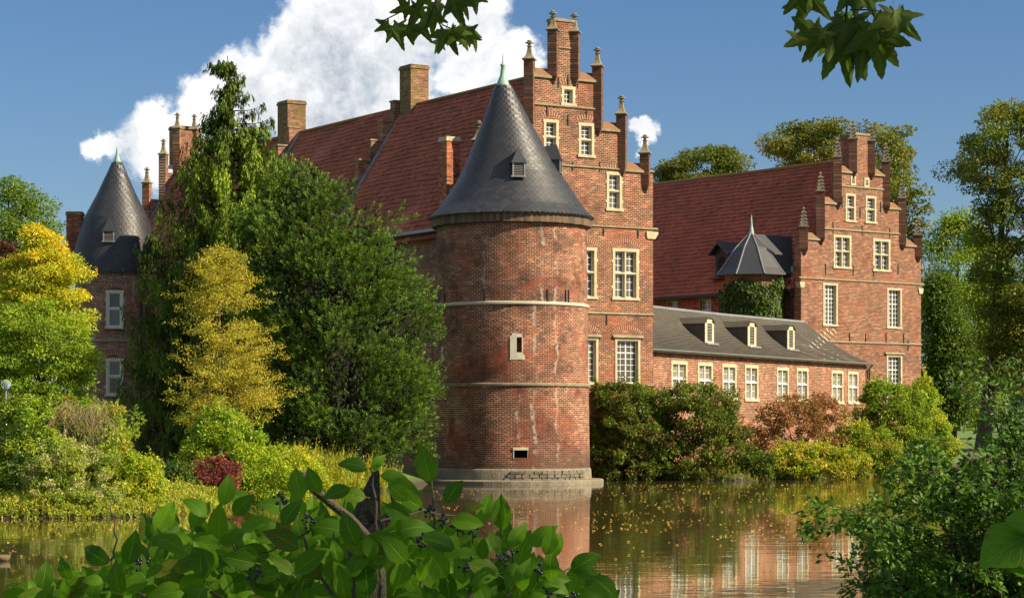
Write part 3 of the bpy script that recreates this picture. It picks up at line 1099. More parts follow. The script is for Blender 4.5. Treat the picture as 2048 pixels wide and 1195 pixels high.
def louver_dormer(root, ang, r, z, w, h, lean=0.0):
    """small slate-roofed louvre dormer on a cone, facing angle ang"""
    m = MB()
    m.box(-w / 2, w / 2, -0.25, 1.2, 0, h)
    o = m.build('dormer', 'slate', root, loc=(lean + r * math.sin(ang), -r * math.cos(ang), z), rotz=ang)
    m = MB()
    A = [(-w / 2 - .09, -0.36, h - 0.05), (w / 2 + .09, -0.36, h - 0.05), (0, -0.05, h + w * 1.25), (0, 1.0, h + w * 1.0), (-w / 2 - .09, 1.0, h - .05), (w / 2 + .09, 1.0, h - .05)]
    m.face([A[0], A[1], A[2]])
    m.face([A[1], A[5], A[3], A[2]])
    m.face([A[4], A[0], A[2], A[3]])
    m.face([A[4], A[5], A[1], A[0]])
    m.face([A[5], A[4], A[3]])
    m.build('dormer_roof', 'slate', o)
    n = 7
    for i in range(n):
        m = MB()
        zz = 0.04 + (h - 0.1) * i / n
        m.prism([(-0.30, zz), (-0.255, zz + 0.07), (-0.255, zz + 0.045), (-0.285, zz)], -w / 2 + 0.06, w / 2 - 0.06, lambda a, b, hh: (hh, a, b))
        m.build('louvre', 'louver', o)
    m = MB()
    m.box(-w / 2 - .02, -w / 2 + .06, -0.31, -0.252, 0, h)
    m.box(w / 2 - .06, w / 2 + .02, -0.31, -0.252, 0, h)
    m.box(-w / 2 - .10, w / 2 + .10, -0.36, -0.24, -0.07, -0.003)
    m.build('dormer_frame', 'lead', o)


# ---- round tower
TX, TY = (1023 - CX) / F * 126, 126.0
tw_ = empty('round_tower', (TX, TY, 0), 0, 'round red brick corner tower with slate cone roof standing in the moat', 'tower', 'castle buildings')
TZ = lambda v: EYE + (HY - v) / F * 126
RB, RT = 4.30, 4.10
radz = lambda z: RB + (RT - RB) * z / 14.0
seg = 192
holes_t = [(1.8, 11.3, 1.42, 1.82), (3.7, 7.55, 7.0, 7.8)]        # angle range in degrees, z range
zsr = sorted({-1.2, 0.8, 1.42, 1.82, 5.2, 7.0, 7.8, 9.6, 12.0, 14.35})
m = MB()
angs = [2 * PI * i / seg for i in range(seg + 1)]
k0 = {}
for j, z in enumerate(zsr):
    for i in range(seg):
        r = radz(z)
        k0[(i, j)] = len(m.v)
        m.v.append((r * math.sin(angs[i]), -r * math.cos(angs[i]), z))
for j in range(len(zsr) - 1):
    for i in range(seg):
        zc, ac = (zsr[j] + zsr[j + 1]) / 2, math.degrees((angs[i] + angs[i + 1]) / 2)
        if any(a0 < ac < a1 and z0 < zc < z1 for a0, a1, z0, z1 in holes_t):
            continue
        m.f.append((k0[(i, j)], k0[((i + 1) % seg, j)], k0[((i + 1) % seg, j + 1)], k0[(i, j + 1)]))
m.build('tower_wall', 'brick_tower', tw_, smooth=True)


def tower_recess(a0, a1, z0, z1, depth, mat, name):
    m = MB()
    f = lambda a, rr, z: (rr * math.sin(a), -rr * math.cos(a), z)
    r0, r1 = radz(z0) + 0.002, radz(z0) - depth
    for (p, q) in (((a0, z0), (a1, z0)), ((a1, z0), (a1, z1)), ((a1, z1), (a0, z1)), ((a0, z1), (a0, z0))):
        m.face([f(p[0], r0, p[1]), f(q[0], r0, q[1]), f(q[0], r1, q[1]), f(p[0], r1, p[1])])
    m.face([f(a0, r1, z0), f(a1, r1, z0), f(a1, r1, z1), f(a0, r1, z1)])
    return m.build(name, mat, tw_)


ra = math.radians
tower_recess(ra(1.875), ra(11.25), 1.42, 1.82, 0.8, 'dark', 'slit_opening')
tower_recess(ra(3.75), ra(7.5), 7.0, 7.8, 0.35, 'brick_red', 'niche_opening')


def curved_slab(name, mat, a0, a1, z0, z1, proud, parent=None, depth=0.15, outline=None):
    """slab that follows the tower's curve; outline gives its shape in (0..1, 0..1)"""
    m = MB()
    pts = outline or [(0, 0), (1, 0), (1, 1), (0, 1)]
    fr_ = lambda p, q, pr: ((radz(z0 + q * (z1 - z0)) + pr) * math.sin(a0 + p * (a1 - a0)), -(radz(z0 + q * (z1 - z0)) + pr) * math.cos(a0 + p * (a1 - a0)), z0 + q * (z1 - z0))
    n, k = len(pts), len(m.v)
    m.v += [fr_(p, q, proud) for p, q in pts] + [fr_(p, q, -depth) for p, q in pts]
    m.f.append(tuple(range(k, k + n)))
    for i in range(n):
        j = (i + 1) % n
        m.f.append((k + i, k + n + i, k + n + j, k + j))
    return m.build(name, mat, parent or tw_)


curved_slab('slit_lintel', 'stone', ra(1.0), ra(12.0), 1.822, 1.97, 0.06)
curved_slab('slit_jamb', 'stone', ra(1.15), ra(1.86), 1.38, 1.818, 0.03)
curved_slab('slit_jamb', 'stone_grey', ra(11.27), ra(11.8), 1.38, 1.818, 0.02)
curved_slab('niche_plaster', 'plaster', ra(-1.4), ra(3.74), 6.6, 8.04, 0.03, outline=[(0, 0), (1, 0), (1, .97), (.8, 1), (.35, .98), (.3, .9), (.06, .88), (.08, .1)])
curved_slab('niche_plaster', 'plaster', ra(7.52), ra(9.6), 6.6, 7.85, 0.03, outline=[(0, 0), (1, 0), (.95, .2), (.3, .25), (.45, .6), (.25, .9), (0, 1)])
curved_slab('niche_plaster', 'plaster', ra(3.745), ra(7.51), 7.8, 7.98, 0.032)
curved_slab('niche_plaster', 'plaster', ra(3.745), ra(7.51), 6.62, 6.998, 0.032)
curved_slab('plaster_patch', 'plaster', ra(-64), ra(-61), 6.7, 7.4, 0.03)
for zc, hh, pr, mt in ((TZ(613), 0.18, 0.10, 'plaster'), (TZ(771), 0.17, 0.10, 'stone_weathered')):
    m = MB()
    r = radz(zc)
    m.lathe([(r - .1, zc - hh / 2), (r + pr * .7, zc - hh / 2), (r + pr, zc - hh * .2), (r + pr, zc + hh * .3), (r, zc + hh / 2), (r - .1, zc + hh / 2)], 128, cap=False)
    m.build('stone_band', mt, tw_, smooth=False)
for a, v in ((-60, 604), (-20, 600), (27.5, 598), (44, 598), (47, 598)):
    m = MB()
    z = TZ(v)
    r = radz(z)
    m.box(-0.03, 0.03, -0.06, 0.02, -0.42, 0.34)
    m.build('wall_anchor', 'iron', tw_, loc=((r) * math.sin(ra(a)), -(r) * math.cos(ra(a)), z), rotz=ra(a))
# plinth of rough stones and landing ring
m = MB()
m.lathe([(4.42, -1.2), (4.40, 0.15), (4.36, 0.72), (4.31, 0.84), (4.2, 0.84)], 96, cap=False)
m.build('plinth', 'stone_grey', tw_, smooth=True)
r2 = random.Random(3)
stm = []
for q in range(3):
    mb = MB()
    mb.box(-.5, .5, -.12, .1, -.5, .5)
    mb.v = [(x + r2.uniform(-.12, .12), y + r2.uniform(-.03, .03), z + r2.uniform(-.12, .12)) for x, y, z in mb.v]
    stm.append(mb.mesh('plinth_stone', 'stone_grey'))
for row, z in enumerate((0.25, 0.44, 0.63)):
    a = -5 + row * 2
    while a < 62:
        w = r2.uniform(0.25, 0.55)
        da = math.degrees(w / 4.42)
        aa = ra(a + da / 2)
        rr = 4.39 - z * 0.06
        inst(r2.choice(stm), 'plinth_stone', tw_, Matrix.Translation((rr * math.sin(aa), -rr * math.cos(aa), z)) @ Matrix.Rotation(aa, 4, 'Z') @ Matrix.Diagonal((w * .92, 0.6 + r2.random() * .5, 0.17, 1)))
        a += da
m = MB()
seg2 = 64
rl = 5.05
m.lathe([(rl, -1.2), (rl, 0.17), (rl - .05, 0.22), (4.3, 0.24)], seg2, cap=False)
m.build('landing_ledge', 'stone_grey', tw_)
# eaves boards: a ring of short vertical boards
eave_r = 4.34
bm_ = MB()
bm_.box(-0.085, 0.085, -0.02, 0.02, -0.26, 0.24)
bmesh_ = bm_.mesh('eave_board', 'boards')
nb = 150
for i in range(nb):
    a = 2 * PI * i / nb
    if math.cos(a) < -0.15:
        continue
    inst(bmesh_, 'eave_board', tw_, Matrix.Translation((eave_r * math.sin(a), -eave_r * math.cos(a), 14.20 + r2.uniform(-.012, .012))) @ Matrix.Rotation(a, 4, 'Z') @ Matrix.Rotation(r2.uniform(-.05, .05), 4, 'Y') @ Matrix.Scale(1.05, 4))
m = MB()
m.lathe([(4.0, 13.86), (4.30, 13.90), (4.31, 14.42), (3.9, 14.42)], 96, cap=False)
m.build('eave_ring', 'darkwood', tw_)
lean_t = lambda z: -0.47 * max(0.0, min(1.0, (z - 16.2) / 5.6))
prof_t = [(4.50, 14.40), (3.92, 14.98), (3.32, 15.85), (2.70, 16.83), (2.17, 17.85), (1.23, 19.76), (0.36, 21.75)]
cone_slates(tw_, prof_t, lean_t, 0.30, 0.185, 5, nparts=290, cam_dir=0.15)
m = MB()
m.lathe([(0.46, 21.5), (0.34, 21.85), (0.16, 22.3), (0.10, 22.75), (0.15, 22.8), (0.15, 22.88), (0.05, 22.95), (0.02, 23.5)], 14, (lean_t(22), 0))
m.build('copper_finial', 'copper', tw_, smooth=True)
louver_dormer(tw_, ra(8), 2.95, 16.45, 0.66, 0.74, -0.05)
louver_dormer(tw_, ra(80), 2.55, 16.9, 0.66, 0.74, -0.1)
# chimney at the cone's left
cx_, cz_ = (905 - CX) / F * 128.5 - TX, EYE + (HY - 277) / F * 128.5
chm = chimney(main, -0.72, 0.12, 2.15, 3.0, 13.6, cz_, 'brick_orange')
m = MB()
for k in range(4):
    m.box(-0.55, 0.16, 2.02 - k * .02, 2.147, 15.3 + 0.28 * k, 15.3 + 0.28 * k + 0.32)
m.build('flashing', 'copper', chm)

# ---- left turret
UX, UY = (-1.92 - 0.53 * 48.3 - 0.848 * 1.7, 128 + 0.848 * 48.3 - 0.53 * 1.7)
tur = empty('corner_turret', (UX, UY, 0), 0, 'slim far brick turret with dark slate cone roof behind the yellow tree', 'tower', 'castle buildings')
m = MB()
m.lathe([(2.95, -1.0), (2.9, 14.4)], 72, cap=False)
m.build('tower_wall', 'brick_turret', tur, smooth=True)
cone_slates(tur, [(3.16, 14.15), (3.05, 15.1), (2.76, 16.6), (2.26, 18.25), (1.31, 20.1), (0.27, 22.4)], lambda z: 0.12 * max(0, min(1, (z - 15) / 8)), 0.34, 0.24, 9, 0)
m = MB()
m.lathe([(0.34, 22.2), (0.26, 22.5), (0.12, 22.9), (0.08, 23.3), (0.02, 23.6)], 12, (0.12, 0))
m.build('copper_finial', 'copper', tur, smooth=True)
louver_dormer(tur, 0.0, 2.70, 16.4, 0.75, 0.75, 0.0)
for (v0, v1) in ((580, 657), (716, 792)):
    za, zb = EYE + (HY - v1) / F * 165, EYE + (HY - v0) / F * 165
    window(tur, -0.62 + 0.45, -3.08, za, 1.24, zb - za, 'stack', stone='plaster', frame=0.2, bars=(1, 1), rec=0.05, rotz=0.12)
for v in (684, 822):
    z = EYE + (HY - v) / F * 167
    m = MB()
    m.lathe([(2.8, z), (3.02, z), (3.02, z + .18), (2.8, z + .2)], 72, cap=False)
    m.build('stone_band', 'stone_weathered', tur)
cxl = (144 - CX) / F * 168 - UX
chimney(tur, cxl - 0.55, cxl + 0.55, 0.6, 1.7, 13.5, EYE + (HY - 428) / F * 168, 'brick_red')
m = MB()
m.prism([(cxl + 0.5, 15.2), (cxl + 0.8, 15.2), (cxl + 0.6, 16.6), (cxl + 0.5, 16.6)], 0.3, 0.6, lambda a, b, h: (a, h, b))
m.build('flashing', 'copper', tur)
m = MB()
m.tube([(2.25, -2.2, 14.0), (2.2, -2.1, 10), (2.2, -2.1, 1)], [0.07] * 3, 8)
m.build('downpipe', 'iron', tur)

# ---- right wing with its own gable
A2 = math.radians(37.5)
O2 = ((1602 - CX) / F * 170, 170.0)
F2 = Frame(O2, A2)
rw = empty('castle_wing', (O2[0], O2[1], 0), A2, 'right hand wing with stepped gable and red tiled roof beyond the low slate wing', 'castle wing', 'castle buildings')
W2 = F2.on_y(1842, 650)[0]
c2 = W2 / 2
L2 = 36.0
ZE2 = 14.0
ZR2 = F2.on_x(1650, 327, c2)[1]
st2 = []
for (uL, uR, vt, vs) in ((1604, 1832, 484, 462), (1636, 1799, 411, 390), (1667, 1764, 346, 319)):
    xl, xr = F2.on_y(uL, vt)[0], F2.on_y(uR, vt)[0]
    st2.append(((xr - xl) / 2, F2.on_y((uL + uR) / 2, vt)[1], F2.on_y((uL + uR) / 2, vs)[1]))
xl, xr = F2.on_y(1697, 270)[0], F2.on_y(1733, 270)[0]
cc2 = (xl + xr) / 2
c2g = c2
top2 = ((xr - xl) / 2, F2.on_y(1718, 270)[1], F2.on_y(1714, 280)[1])
wins2 = [((1691, 387, 1711, 444), 'stack', {'bars': (2, 3)}), ((1731, 392, 1752, 447), 'stack', {}), ((1667, 470, 1702, 537), 'cross', {}), ((1746, 478, 1780, 543), 'cross', {}),
         ((1646, 566, 1675, 652), 'french', {'frame': 0.15}), ((1774, 576, 1803, 657), 'french', {'frame': 0.15}), ((1773, 709, 1804, 803), 'french', {'frame': 0.15, 'hood': True}), ((1646, 702, 1676, 797), 'french', {'frame': 0.15, 'hood': True})]
holes = [win_px(rw, F2, r, k, **kw) for r, k, kw in wins2]
stepped(rw, F2, c2g, st2, W2 / 2, -1.0, top2, 0.0, 0.65, holes, 'brick_r', 1.5, 0.72, crock=True, shaft_mat='brick_dark')
for (u, v, a, b) in ((1720, 377, c2g - st2[2][0], c2g + st2[2][0]), (1720, 464, c2g - st2[1][0], c2g + st2[1][0]), (1722, 564, -0.2, W2 + 0.3), (1722, 687, 0, W2 + 0.05)):
    course(rw, a, b, F2.on_y(u, v)[1], 0.0, 0.18)
for (u, v) in ((1706, 361), (1733, 365)):
    x, z = F2.on_y(u, v)
    m = MB()
    m.box(x - 0.27, x + 0.27, -0.05, 0.05, z - 0.36, z + 0.36)
    o = m.build('date_stone', 'stone', rw)
    m = MB()
    m.box(x - 0.12, x + 0.12, -0.062, -0.048, z - 0.19, z + 0.19)
    o2 = m.build('date_stone_panel', 'dark', o)
    m = MB()
    m.box(x - 0.07, x - 0.03, -0.075, -0.06, z - 0.14, z + 0.14)
    m.box(x - 0.03, x + 0.07, -0.076, -0.061, z + 0.02, z + 0.06)
    m.build('date_stone_relief', 'stone', o)
for (sx, uu) in ((-0.2, 1608), (W2 - 0.35, 1835)):
    z = F2.on_y(1722, 570)[1]
    m = MB()
    m.prism([(sx, z), (sx + 0.1, z - .42), (sx + 0.45, z - .42), (sx + 0.55, z)], -0.09, 0.4, lambda a, b, h: (a, h, b))
    m.build('kneeler', 'stone', rw)
anchors(rw, [(1684, 404), (1720, 425), (1761, 414), (1666, 455), (1724, 461), (1779, 466), (1651, 537), (1706, 540), (1747, 541), (1796, 538), (1699, 675), (1731, 678), (1772, 676), (1807, 676), (1816, 690)], F2, 0.0, 0.8)
m = MB()
holes_side = []
for (u0, v0, u1, v1) in ((1335, 599, 1357, 640), (1399, 596, 1424, 640)):
    ya_, zt_ = F2.on_x(u1, v0, 0.0)
    yb_, _ = F2.on_x(u0, v0, 0.0)
    zb_ = F2.on_x(u1, v1, 0.0)[1]
    window(rw, 0.0, yb_, zb_, yb_ - ya_, zt_ - zb_, 'french', rotz=-PI / 2, frame=0.10, arch=False, hood=True, stone='stone_weathered')
    holes_side.append((ya_ + .05, yb_ - .05, zb_ + .05, zt_ - .05))
wall(m, [(0.66, L2, -1, ZE2 - 0.02)], holes_side, 0.0, 0.5, lambda a, b, z: (b, a, z))
m.build('side_wall', 'brick_red', rw)
m = MB()
m.box(W2 - 0.5, W2, 0.66, L2, -1, ZE2 - 0.02)
m.build('side_wall', 'brick_r', rw)
sl2 = (ZR2 - ZE2) / c2
m = MB()
m.prism([(-0.45, ZE2 - 0.5 * sl2), (c2, ZR2 - 0.08), (W2 + 0.45, ZE2 - 0.5 * sl2), (W2 - .2, ZE2 - .6), (0.2, ZE2 - .6)], 0.67, L2, lambda a, b, h: (a, h, b))
m.build('roof', 'tiles', rw)
upv2 = Vector((c2 + .5, 0, (c2 + .5) * sl2)).normalized()
pantiles('roof_tiles', rw, (-0.5, 0.66, ZE2 - 0.5 * sl2), (0, 1, 0), upv2, L2 - 0.7, math.hypot(c2 + .5, (c2 + .5) * sl2), sag=0.05, tw=0.27, th=0.38)
m = MB()
m.box(-0.62, -0.36, 0.7, L2, ZE2 - 0.5 * sl2 - 0.20, ZE2 - 0.5 * sl2 + 0.02)
m.build('gutter', 'iron', rw)
m = MB()
m.tube([(c2, 0.7, ZR2 + .03), (c2, L2, ZR2 + 0.03)], [0.16, 0.16], 8)
m.build('ridge_tiles', 'tiletop', rw)
m = MB()
m.box(0, W2, L2 - 0.5, L2 + 0.002, -1, ZE2)
m.prism([(0, ZE2), (c2, ZR2 + .1), (W2, ZE2)], L2 + 0.004, L2 + 0.5, lambda a, b, h: (a, h, b))
m.build('gable_wall', 'brick_r', rw)
# chimney block behind the gable top
chimney(rw, c2g - 0.7, c2g + 0.75, 0.67, 1.6, ZR2 - 0.8, top2[1] - 0.25, 'brick_r')
# wooden dormer
yd, _ = F2.on_x(1437, 540, 0.0)
zd = 14.6
dm = MB()
dm.box(0.35, 3.2, yd - 0.75, yd + 0.75, zd, zd + 1.9)
dorm = dm.build('dormer', 'darkwood', rw)
m = MB()
m.prism([(-1.15, zd + 1.75), (0, zd + 2.75), (1.15, zd + 1.75), (1.0, zd + 1.72), (0, zd + 2.55), (-1.0, zd + 1.72)], -0.15, 4.2, lambda a, b, h: (h, yd + a, b))
m.prism([(-1.0, zd + 1.72), (0, zd + 2.55), (1.0, zd + 1.72)], 0.36, 4.1, lambda a, b, h: (h, yd + a, b))
m.build('dormer_roof', 'slate', dorm)
m = MB()
m.prism([(-0.42, zd + 0.1), (0.42, zd + .1), (0.42, zd + 1.25), (0.22, zd + 1.55), (0, zd + 1.65), (-0.22, zd + 1.55), (-0.42, zd + 1.25)], 0.30, 0.342, lambda a, b, h: (h, yd + a, b))
m.build('dormer_door', 'dark', dorm)
m = MB()
m.box(-0.1, 0.5, yd - 1.0, yd + 1.0, zd - 0.12, zd - 0.003)
m.build('dormer_sill', 'slate', dorm)
# stair turret with pyramid slate roof and saddle roof into the main slope
tux, tuy = F2.loc(P(1503, 548, 171.5))[:2]
m = MB()
m.lathe([(2.1, 0), (2.1, 14.55)], 8, (tux, tuy), PI / 8)
tb = m.build('stair_turret', 'brick_r', rw)
m = MB()
zt_ = P(1505, 466, 171.5).z
pr = [(2.75, 14.30), (2.30, 14.85), (1.22, 16.4), (0.12, zt_)]
m.lathe(pr, 8, (tux, tuy), PI / 8)
m.build('turret_roof', 'slate', tb)
m = MB()
for i in range(8):
    a = PI / 8 + i * PI / 4
    m.tube([(tux + r * 1.005 * math.sin(a), tuy - r * 1.005 * math.cos(a), z + .02) for r, z in pr], [0.05] * 4, 5)
m.build('hip_roll', 'lead', tb)
m = MB()
m.lathe([(0.28, zt_ - 0.25), (0.2, zt_), (0.08, zt_ + .6), (0.02, zt_ + 1.35)], 10, (tux, tuy))
m.build('copper_finial', 'copper', tb, smooth=True)
xe = (zt_ - .1 - ZE2) / sl2 + 0.15
m = MB()
m.prism([(-2.35, 14.4), (0, zt_ - 0.05), (2.35, 14.4)], tux, xe, lambda a, b, h: (h - (0.0 if abs(a) < .1 else 1.6) * (1 if h > tux else 0), tuy + a, b))
m.build('saddle_roof', 'slate', tb)
m = MB()
m.tube([(xe + .02, tuy, zt_ + .02), (xe - 1.6, tuy - 2.2, 14.75), (xe - 1.7, tuy - 2.45, 14.35)], [0.13, 0.12, 0.14], 6)
m.tube([(xe - 2.3, tuy - 2.2, 14.2), (xe - 2.3, tuy - 2.2, 15.0)], [0.12, 0.12], 6)
m.build('flashing', 'copper', tb)
m = MB()
m.tube([(-0.3, 0.9, 13.9), (-0.12, 0.9, 13.3), (-0.12, 0.9, 3)], [0.09] * 3, 8)
m.box(-0.38, 0.0, 0.7, 1.1, 12.7, 13.2)
m.build('downpipe', 'iron', rw)

# ---- low wing between the two
A3 = math.atan2(0.868, 0.496)
O3 = ((1308 - CX) / F * 135.6, 135.6)
F3 = Frame(O3, A3)
lw = empty('low_wing', (O3[0], O3[1], 0), A3, 'low brick wing with grey slate roof, three dormers and a row of eight windows', 'castle wing', 'castle buildings')
W3 = F3.on_y(1733, 760)[0]
ZE3 = 7.60
z6 = lambda x, y: (1280 + .3683 * x, 560 + .3683 * y)
hol = []
for (x0, y0, x1, y1) in ((168, 438, 255, 640), (312, 447, 393, 648), (445, 455, 522, 655), (568, 460, 641, 658), (741, 473, 806, 660), (849, 477, 912, 662), (1038, 490, 1102, 672), (1128, 495, 1184, 673)):
    a, b = z6(x0, y0), z6(x1, y1)
    hol.append(win_px(lw, F3, (a[0], a[1], b[0], b[1]), 'plain2', frame=0.20, rec=0.13, bars=(1, 2), arch=True, glass='curtained'))
m = MB()
wall(m, [(-1.2, W3, -1.0, ZE3)], hol, 0.0, 0.5)
m.box(W3 - 0.5, W3 - 0.001, 0.501, 7.0, -1, ZE3)
m.build('front_wall', 'brick_low', lw)
hw3, ZR3 = 3.5, 10.55
rise3 = ZR3 - ZE3
# hipped slate roof
tilt3 = Vector((0, hw3 + .35, rise3 + 0.3)).normalized()
pb = [(-1.2, -0.35, ZE3 - 0.05), (W3 + 0.35, -0.35, ZE3 - 0.05), (W3 - hw3 + .35, hw3, ZR3), (-1.2, hw3, ZR3), (W3 + .35, 2 * hw3, ZE3 - 0.05), (-1.2, 2 * hw3, ZE3 - .05)]
m = MB()
nrow, ncol = 26, 110
for r in range(nrow):           # courses of slate, each lapping the next
    t0, t1 = r / nrow, (r + 1) / nrow
    for c_ in range(ncol):
        s0, s1 = c_ / ncol, (c_ + 1) / ncol
        pts = []
        for (s, t, lift) in ((s0, t0, 0.03), (s1, t0, 0.03), (s1, t1 + 0.002, 0.004), (s0, t1 + 0.002, 0.004)):
            x = pb[0][0] + s * ((1 - t) * (pb[1][0] - pb[0][0]) + t * (pb[2][0] - pb[3][0]))
            y = -0.35 + t * (hw3 + .35)
            # softly belled eaves and a slight sag of the ridge
            z = pb[0][2] + (ZR3 - pb[0][2]) * (t - 0.10 * math.sin(PI * t)) - 0.07 * math.sin(PI * s) * t + 0.03 * math.sin(s * 40) * t
            pts.append((x, y, z + lift))
        m.face(pts, rnd.random())
tag(m.build('slate_covering', 'slate_low', lw), kind='stuff')
m = MB()
for r in range(nrow):
    t0, t1 = r / nrow, (r + 1) / nrow
    g = lambda t: pb[0][2] + (ZR3 - pb[0][2]) * (t - 0.10 * math.sin(PI * t))
    xa, xb = W3 + .35 - t0 * (hw3 + 0.0), W3 + .35 - t1 * (hw3 + 0.0)
    ya0, yb0 = -0.35 + t0 * (hw3 + .35), 2 * hw3 - t0 * hw3
    ya1, yb1 = -0.35 + t1 * (hw3 + .35), 2 * hw3 - t1 * hw3
    m.face([(xa, ya0, g(t0) + .03), (xa, yb0, g(t0) + .03), (xb, yb1, g(t1)), (xb, ya1, g(t1))], 0.5)
    m.face([(xa, yb0, g(t0)), (-1.2, yb0, g(t0)), (-1.2, yb1, g(t1)), (xb, yb1, g(t1))], 0.5)
m.build('roof', 'slate_low', lw)
m = MB()
m.tube([(-1.2, hw3, ZR3 + .01), (W3 * .5, hw3, ZR3 - .06), (W3 - hw3 + .35, hw3, ZR3 + .01)], [0.09] * 3, 6)
m.build('ridge_capping', 'lead', lw)
m = MB()
m.tube([(-1.2, -0.42, ZE3 - 0.02), (W3 + 0.4, -0.42, ZE3 - 0.02)], [0.075, 0.075], 8)
m.build('gutter', 'gutter', lw)
m = MB()
m.tube([(W3 + 0.2, -0.40, ZE3 - .05), (W3 - 0.1, -0.12, ZE3 - 0.5), (W3 - 0.1, -0.10, 1.0)], [0.07] * 3, 8)
m.tube([(W3 + 0.12, -0.2, ZE3 - .4), (W3 + 0.12, -0.08, 1.0)], [0.06] * 2, 8)
m.build('downpipe', 'iron', lw)
course(lw, -1.2, W3, ZE3 - 0.32, 0.0, 0.14, 0.10, 'brick_low')


def low_roof_z(t):
    return pb[0][2] + (ZR3 - pb[0][2]) * (t - 0.10 * math.sin(PI * t))


for (x0, y0, x1, y1) in ((350, 205, 398, 312), (582, 225, 628, 332), (797, 245, 836, 348)):
    yface = 1.0
    a, b = z6(x0, y0), z6(x1, y1)
    xa, _ = F3.on_y(a[0], b[1], yface)
    xb, zb_ = F3.on_y(b[0], b[1], yface)
    zt_ = F3.on_y(a[0], a[1], yface)[1]
    zb_ = low_roof_z((yface + .35) / (hw3 + .35)) - 0.02
    w, h = max(0.8, xb - xa), max(1.15, zt_ - zb_)
    m = MB()
    m.prism([(0, zb_ - 0.3), (w, zb_ - .3), (w, zb_ + h - .28), (w * .72, zb_ + h - .04), (w * .28, zb_ + h - .04), (0, zb_ + h - .28)], yface, yface + 2.2, lambda p, q, hh: (xa + p, hh, q))
    dr = m.build('dormer', 'slate_low', lw)
    m = MB()
    m.prism([(-.1, zb_ + h - .33), (0, zb_ + h - .25), (w * .28, zb_ + h), (w * .72, zb_ + h), (w, zb_ + h - .25), (w + .1, zb_ + h - .33), (w * .72 + .03, zb_ + h + .07), (w * .28 - .03, zb_ + h + .07)], yface - 0.12, yface + 2.3, lambda p, q, hh: (xa + p, hh, q))
    m.build('dormer_roof', 'slate_low', dr)
    m = MB()
    sol = [(0, w, zb_, zb_ + h - .29), (w * .2, w * .8, zb_ + h - .29, zb_ + h - .06)]
    wall(m, sol, [(w * .24, w * .76, zb_ + .12, zb_ + h - .32)], yface - 0.05, yface - 0.003, lambda p, q, z: (xa + p, q, z))
    m.build('dormer_frame', 'stone', dr)
    for k in range(6):
        m = MB()
        zz = zb_ + .14 + (h - .48) * k / 6
        m.prism([(yface - .045, zz), (yface - .01, zz + .10), (yface - .004, zz + .10), (yface - .03, zz)], xa + w * .24, xa + w * .76, lambda p, q, hh: (hh, p, q))
        m.build('louvre', 'louver', dr)
    m = MB()
    m.prism([(xa - .15, zb_ + 0.01), (xa + w + .15, zb_ + .01), (xa + w + .3, zb_ - .10), (xa - .2, zb_ - .10)], yface - 0.30, yface - 0.055, lambda p, q, hh: (p, hh, q))
    m.build('apron', 'lead', dr)

# pale lime streaks left on the slates above the hip
r4 = random.Random(17)
for k in range(14):
    u, v = (1622 + (k // 2) * 5.5 + (k % 2) * 14, 694 - (k // 2) * 5.5 + (k % 2) * 1.5)
    o_, d_ = F3.ray(u, v)
    lo, hi = 100.0, 200.0
    for _ in range(40):             # walk the sight line down to the roof
        md = (lo + hi) / 2
        y_ = o_[1] + md * d_[1]
        zr_ = low_roof_z(max(0, min(1, (y_ + .35) / (hw3 + .35)))) if y_ > -0.35 else -1
        if o_[2] + md * d_[2] > zr_:
            lo = md
        else:
            hi = md
    x_, y_ = o_[0] + lo * d_[0], o_[1] + lo * d_[1]
    t_ = (y_ + .35) / (hw3 + .35)
    if not 0 < t_ < 0.95:
        continue
    m = MB()
    w, l = r4.uniform(.05, .12), r4.uniform(.10, .22)
    f_ = lambda xx, tt: (xx, -0.35 + tt * (hw3 + .35), low_roof_z(tt) + 0.05)
    dt = l / 4.6
    m.face([f_(x_ - w, t_ - dt), f_(x_ + w * .8, t_ - dt * .8), f_(x_ + w, t_ + dt), f_(x_ - w * .6, t_ + dt * .9)])
    m.build('lime_streak', 'plaster', lw)


# ------------------------------------------------------------------ vegetation helpers
def unit(a):
    return a / np.maximum(np.linalg.norm(a, axis=-1, keepdims=True), 1e-9)


def leaf_cloud(name, parent, C, Dv, Nv, L, Wd, col, mat='leaf', kind='stuff'):
    """one mesh of many small folded leaves: C bases, Dv directions, Nv facing, L / Wd sizes, col colours"""
    n = len(C)
    Dv = unit(Dv)
    S = unit(np.cross(Dv, Nv))
    N2 = np.cross(S, Dv)
    L = np.broadcast_to(np.asarray(L, float), (n,))[:, None]
    Wd = np.broadcast_to(np.asarray(Wd, float), (n,))[:, None]
    mid = C + Dv * L * 0.45
    v = np.empty((n, 4, 3))
    v[:, 0] = C
    v[:, 1] = mid + S * Wd * 0.5 + N2 * Wd * 0.18
    v[:, 2] = C + Dv * L - N2 * L * 0.10
    v[:, 3] = mid - S * Wd * 0.5 + N2 * Wd * 0.18
    me = bpy.data.meshes.new(name)
    me.vertices.add(n * 4)
    me.vertices.foreach_set('co', v.astype('f').ravel())
    me.loops.add(n * 6)
    base = (np.arange(n) * 4)[:, None]
    me.loops.foreach_set('vertex_index', (base + np.array([0, 1, 2, 0, 2, 3])).astype('i').ravel())
    me.polygons.add(n * 2)
    me.polygons.foreach_set('loop_start', np.arange(0, n * 6, 3, dtype='i'))
    cc = np.ones((n, 4, 4), 'f')
    cc[:, :, :3] = np.clip(col, 0.003, 0.9)[:, None, :]
    at = me.attributes.new('Col', 'FLOAT_COLOR', 'POINT')
    at.data.foreach_set('color', cc.ravel())
    me.update(calc_edges=True)
    me.materials.append(M[mat])
    o = bpy.data.objects.new(name, me)
    COL.objects.link(o)
    o.parent = parent
    if kind:
        o['kind'] = kind
    return o


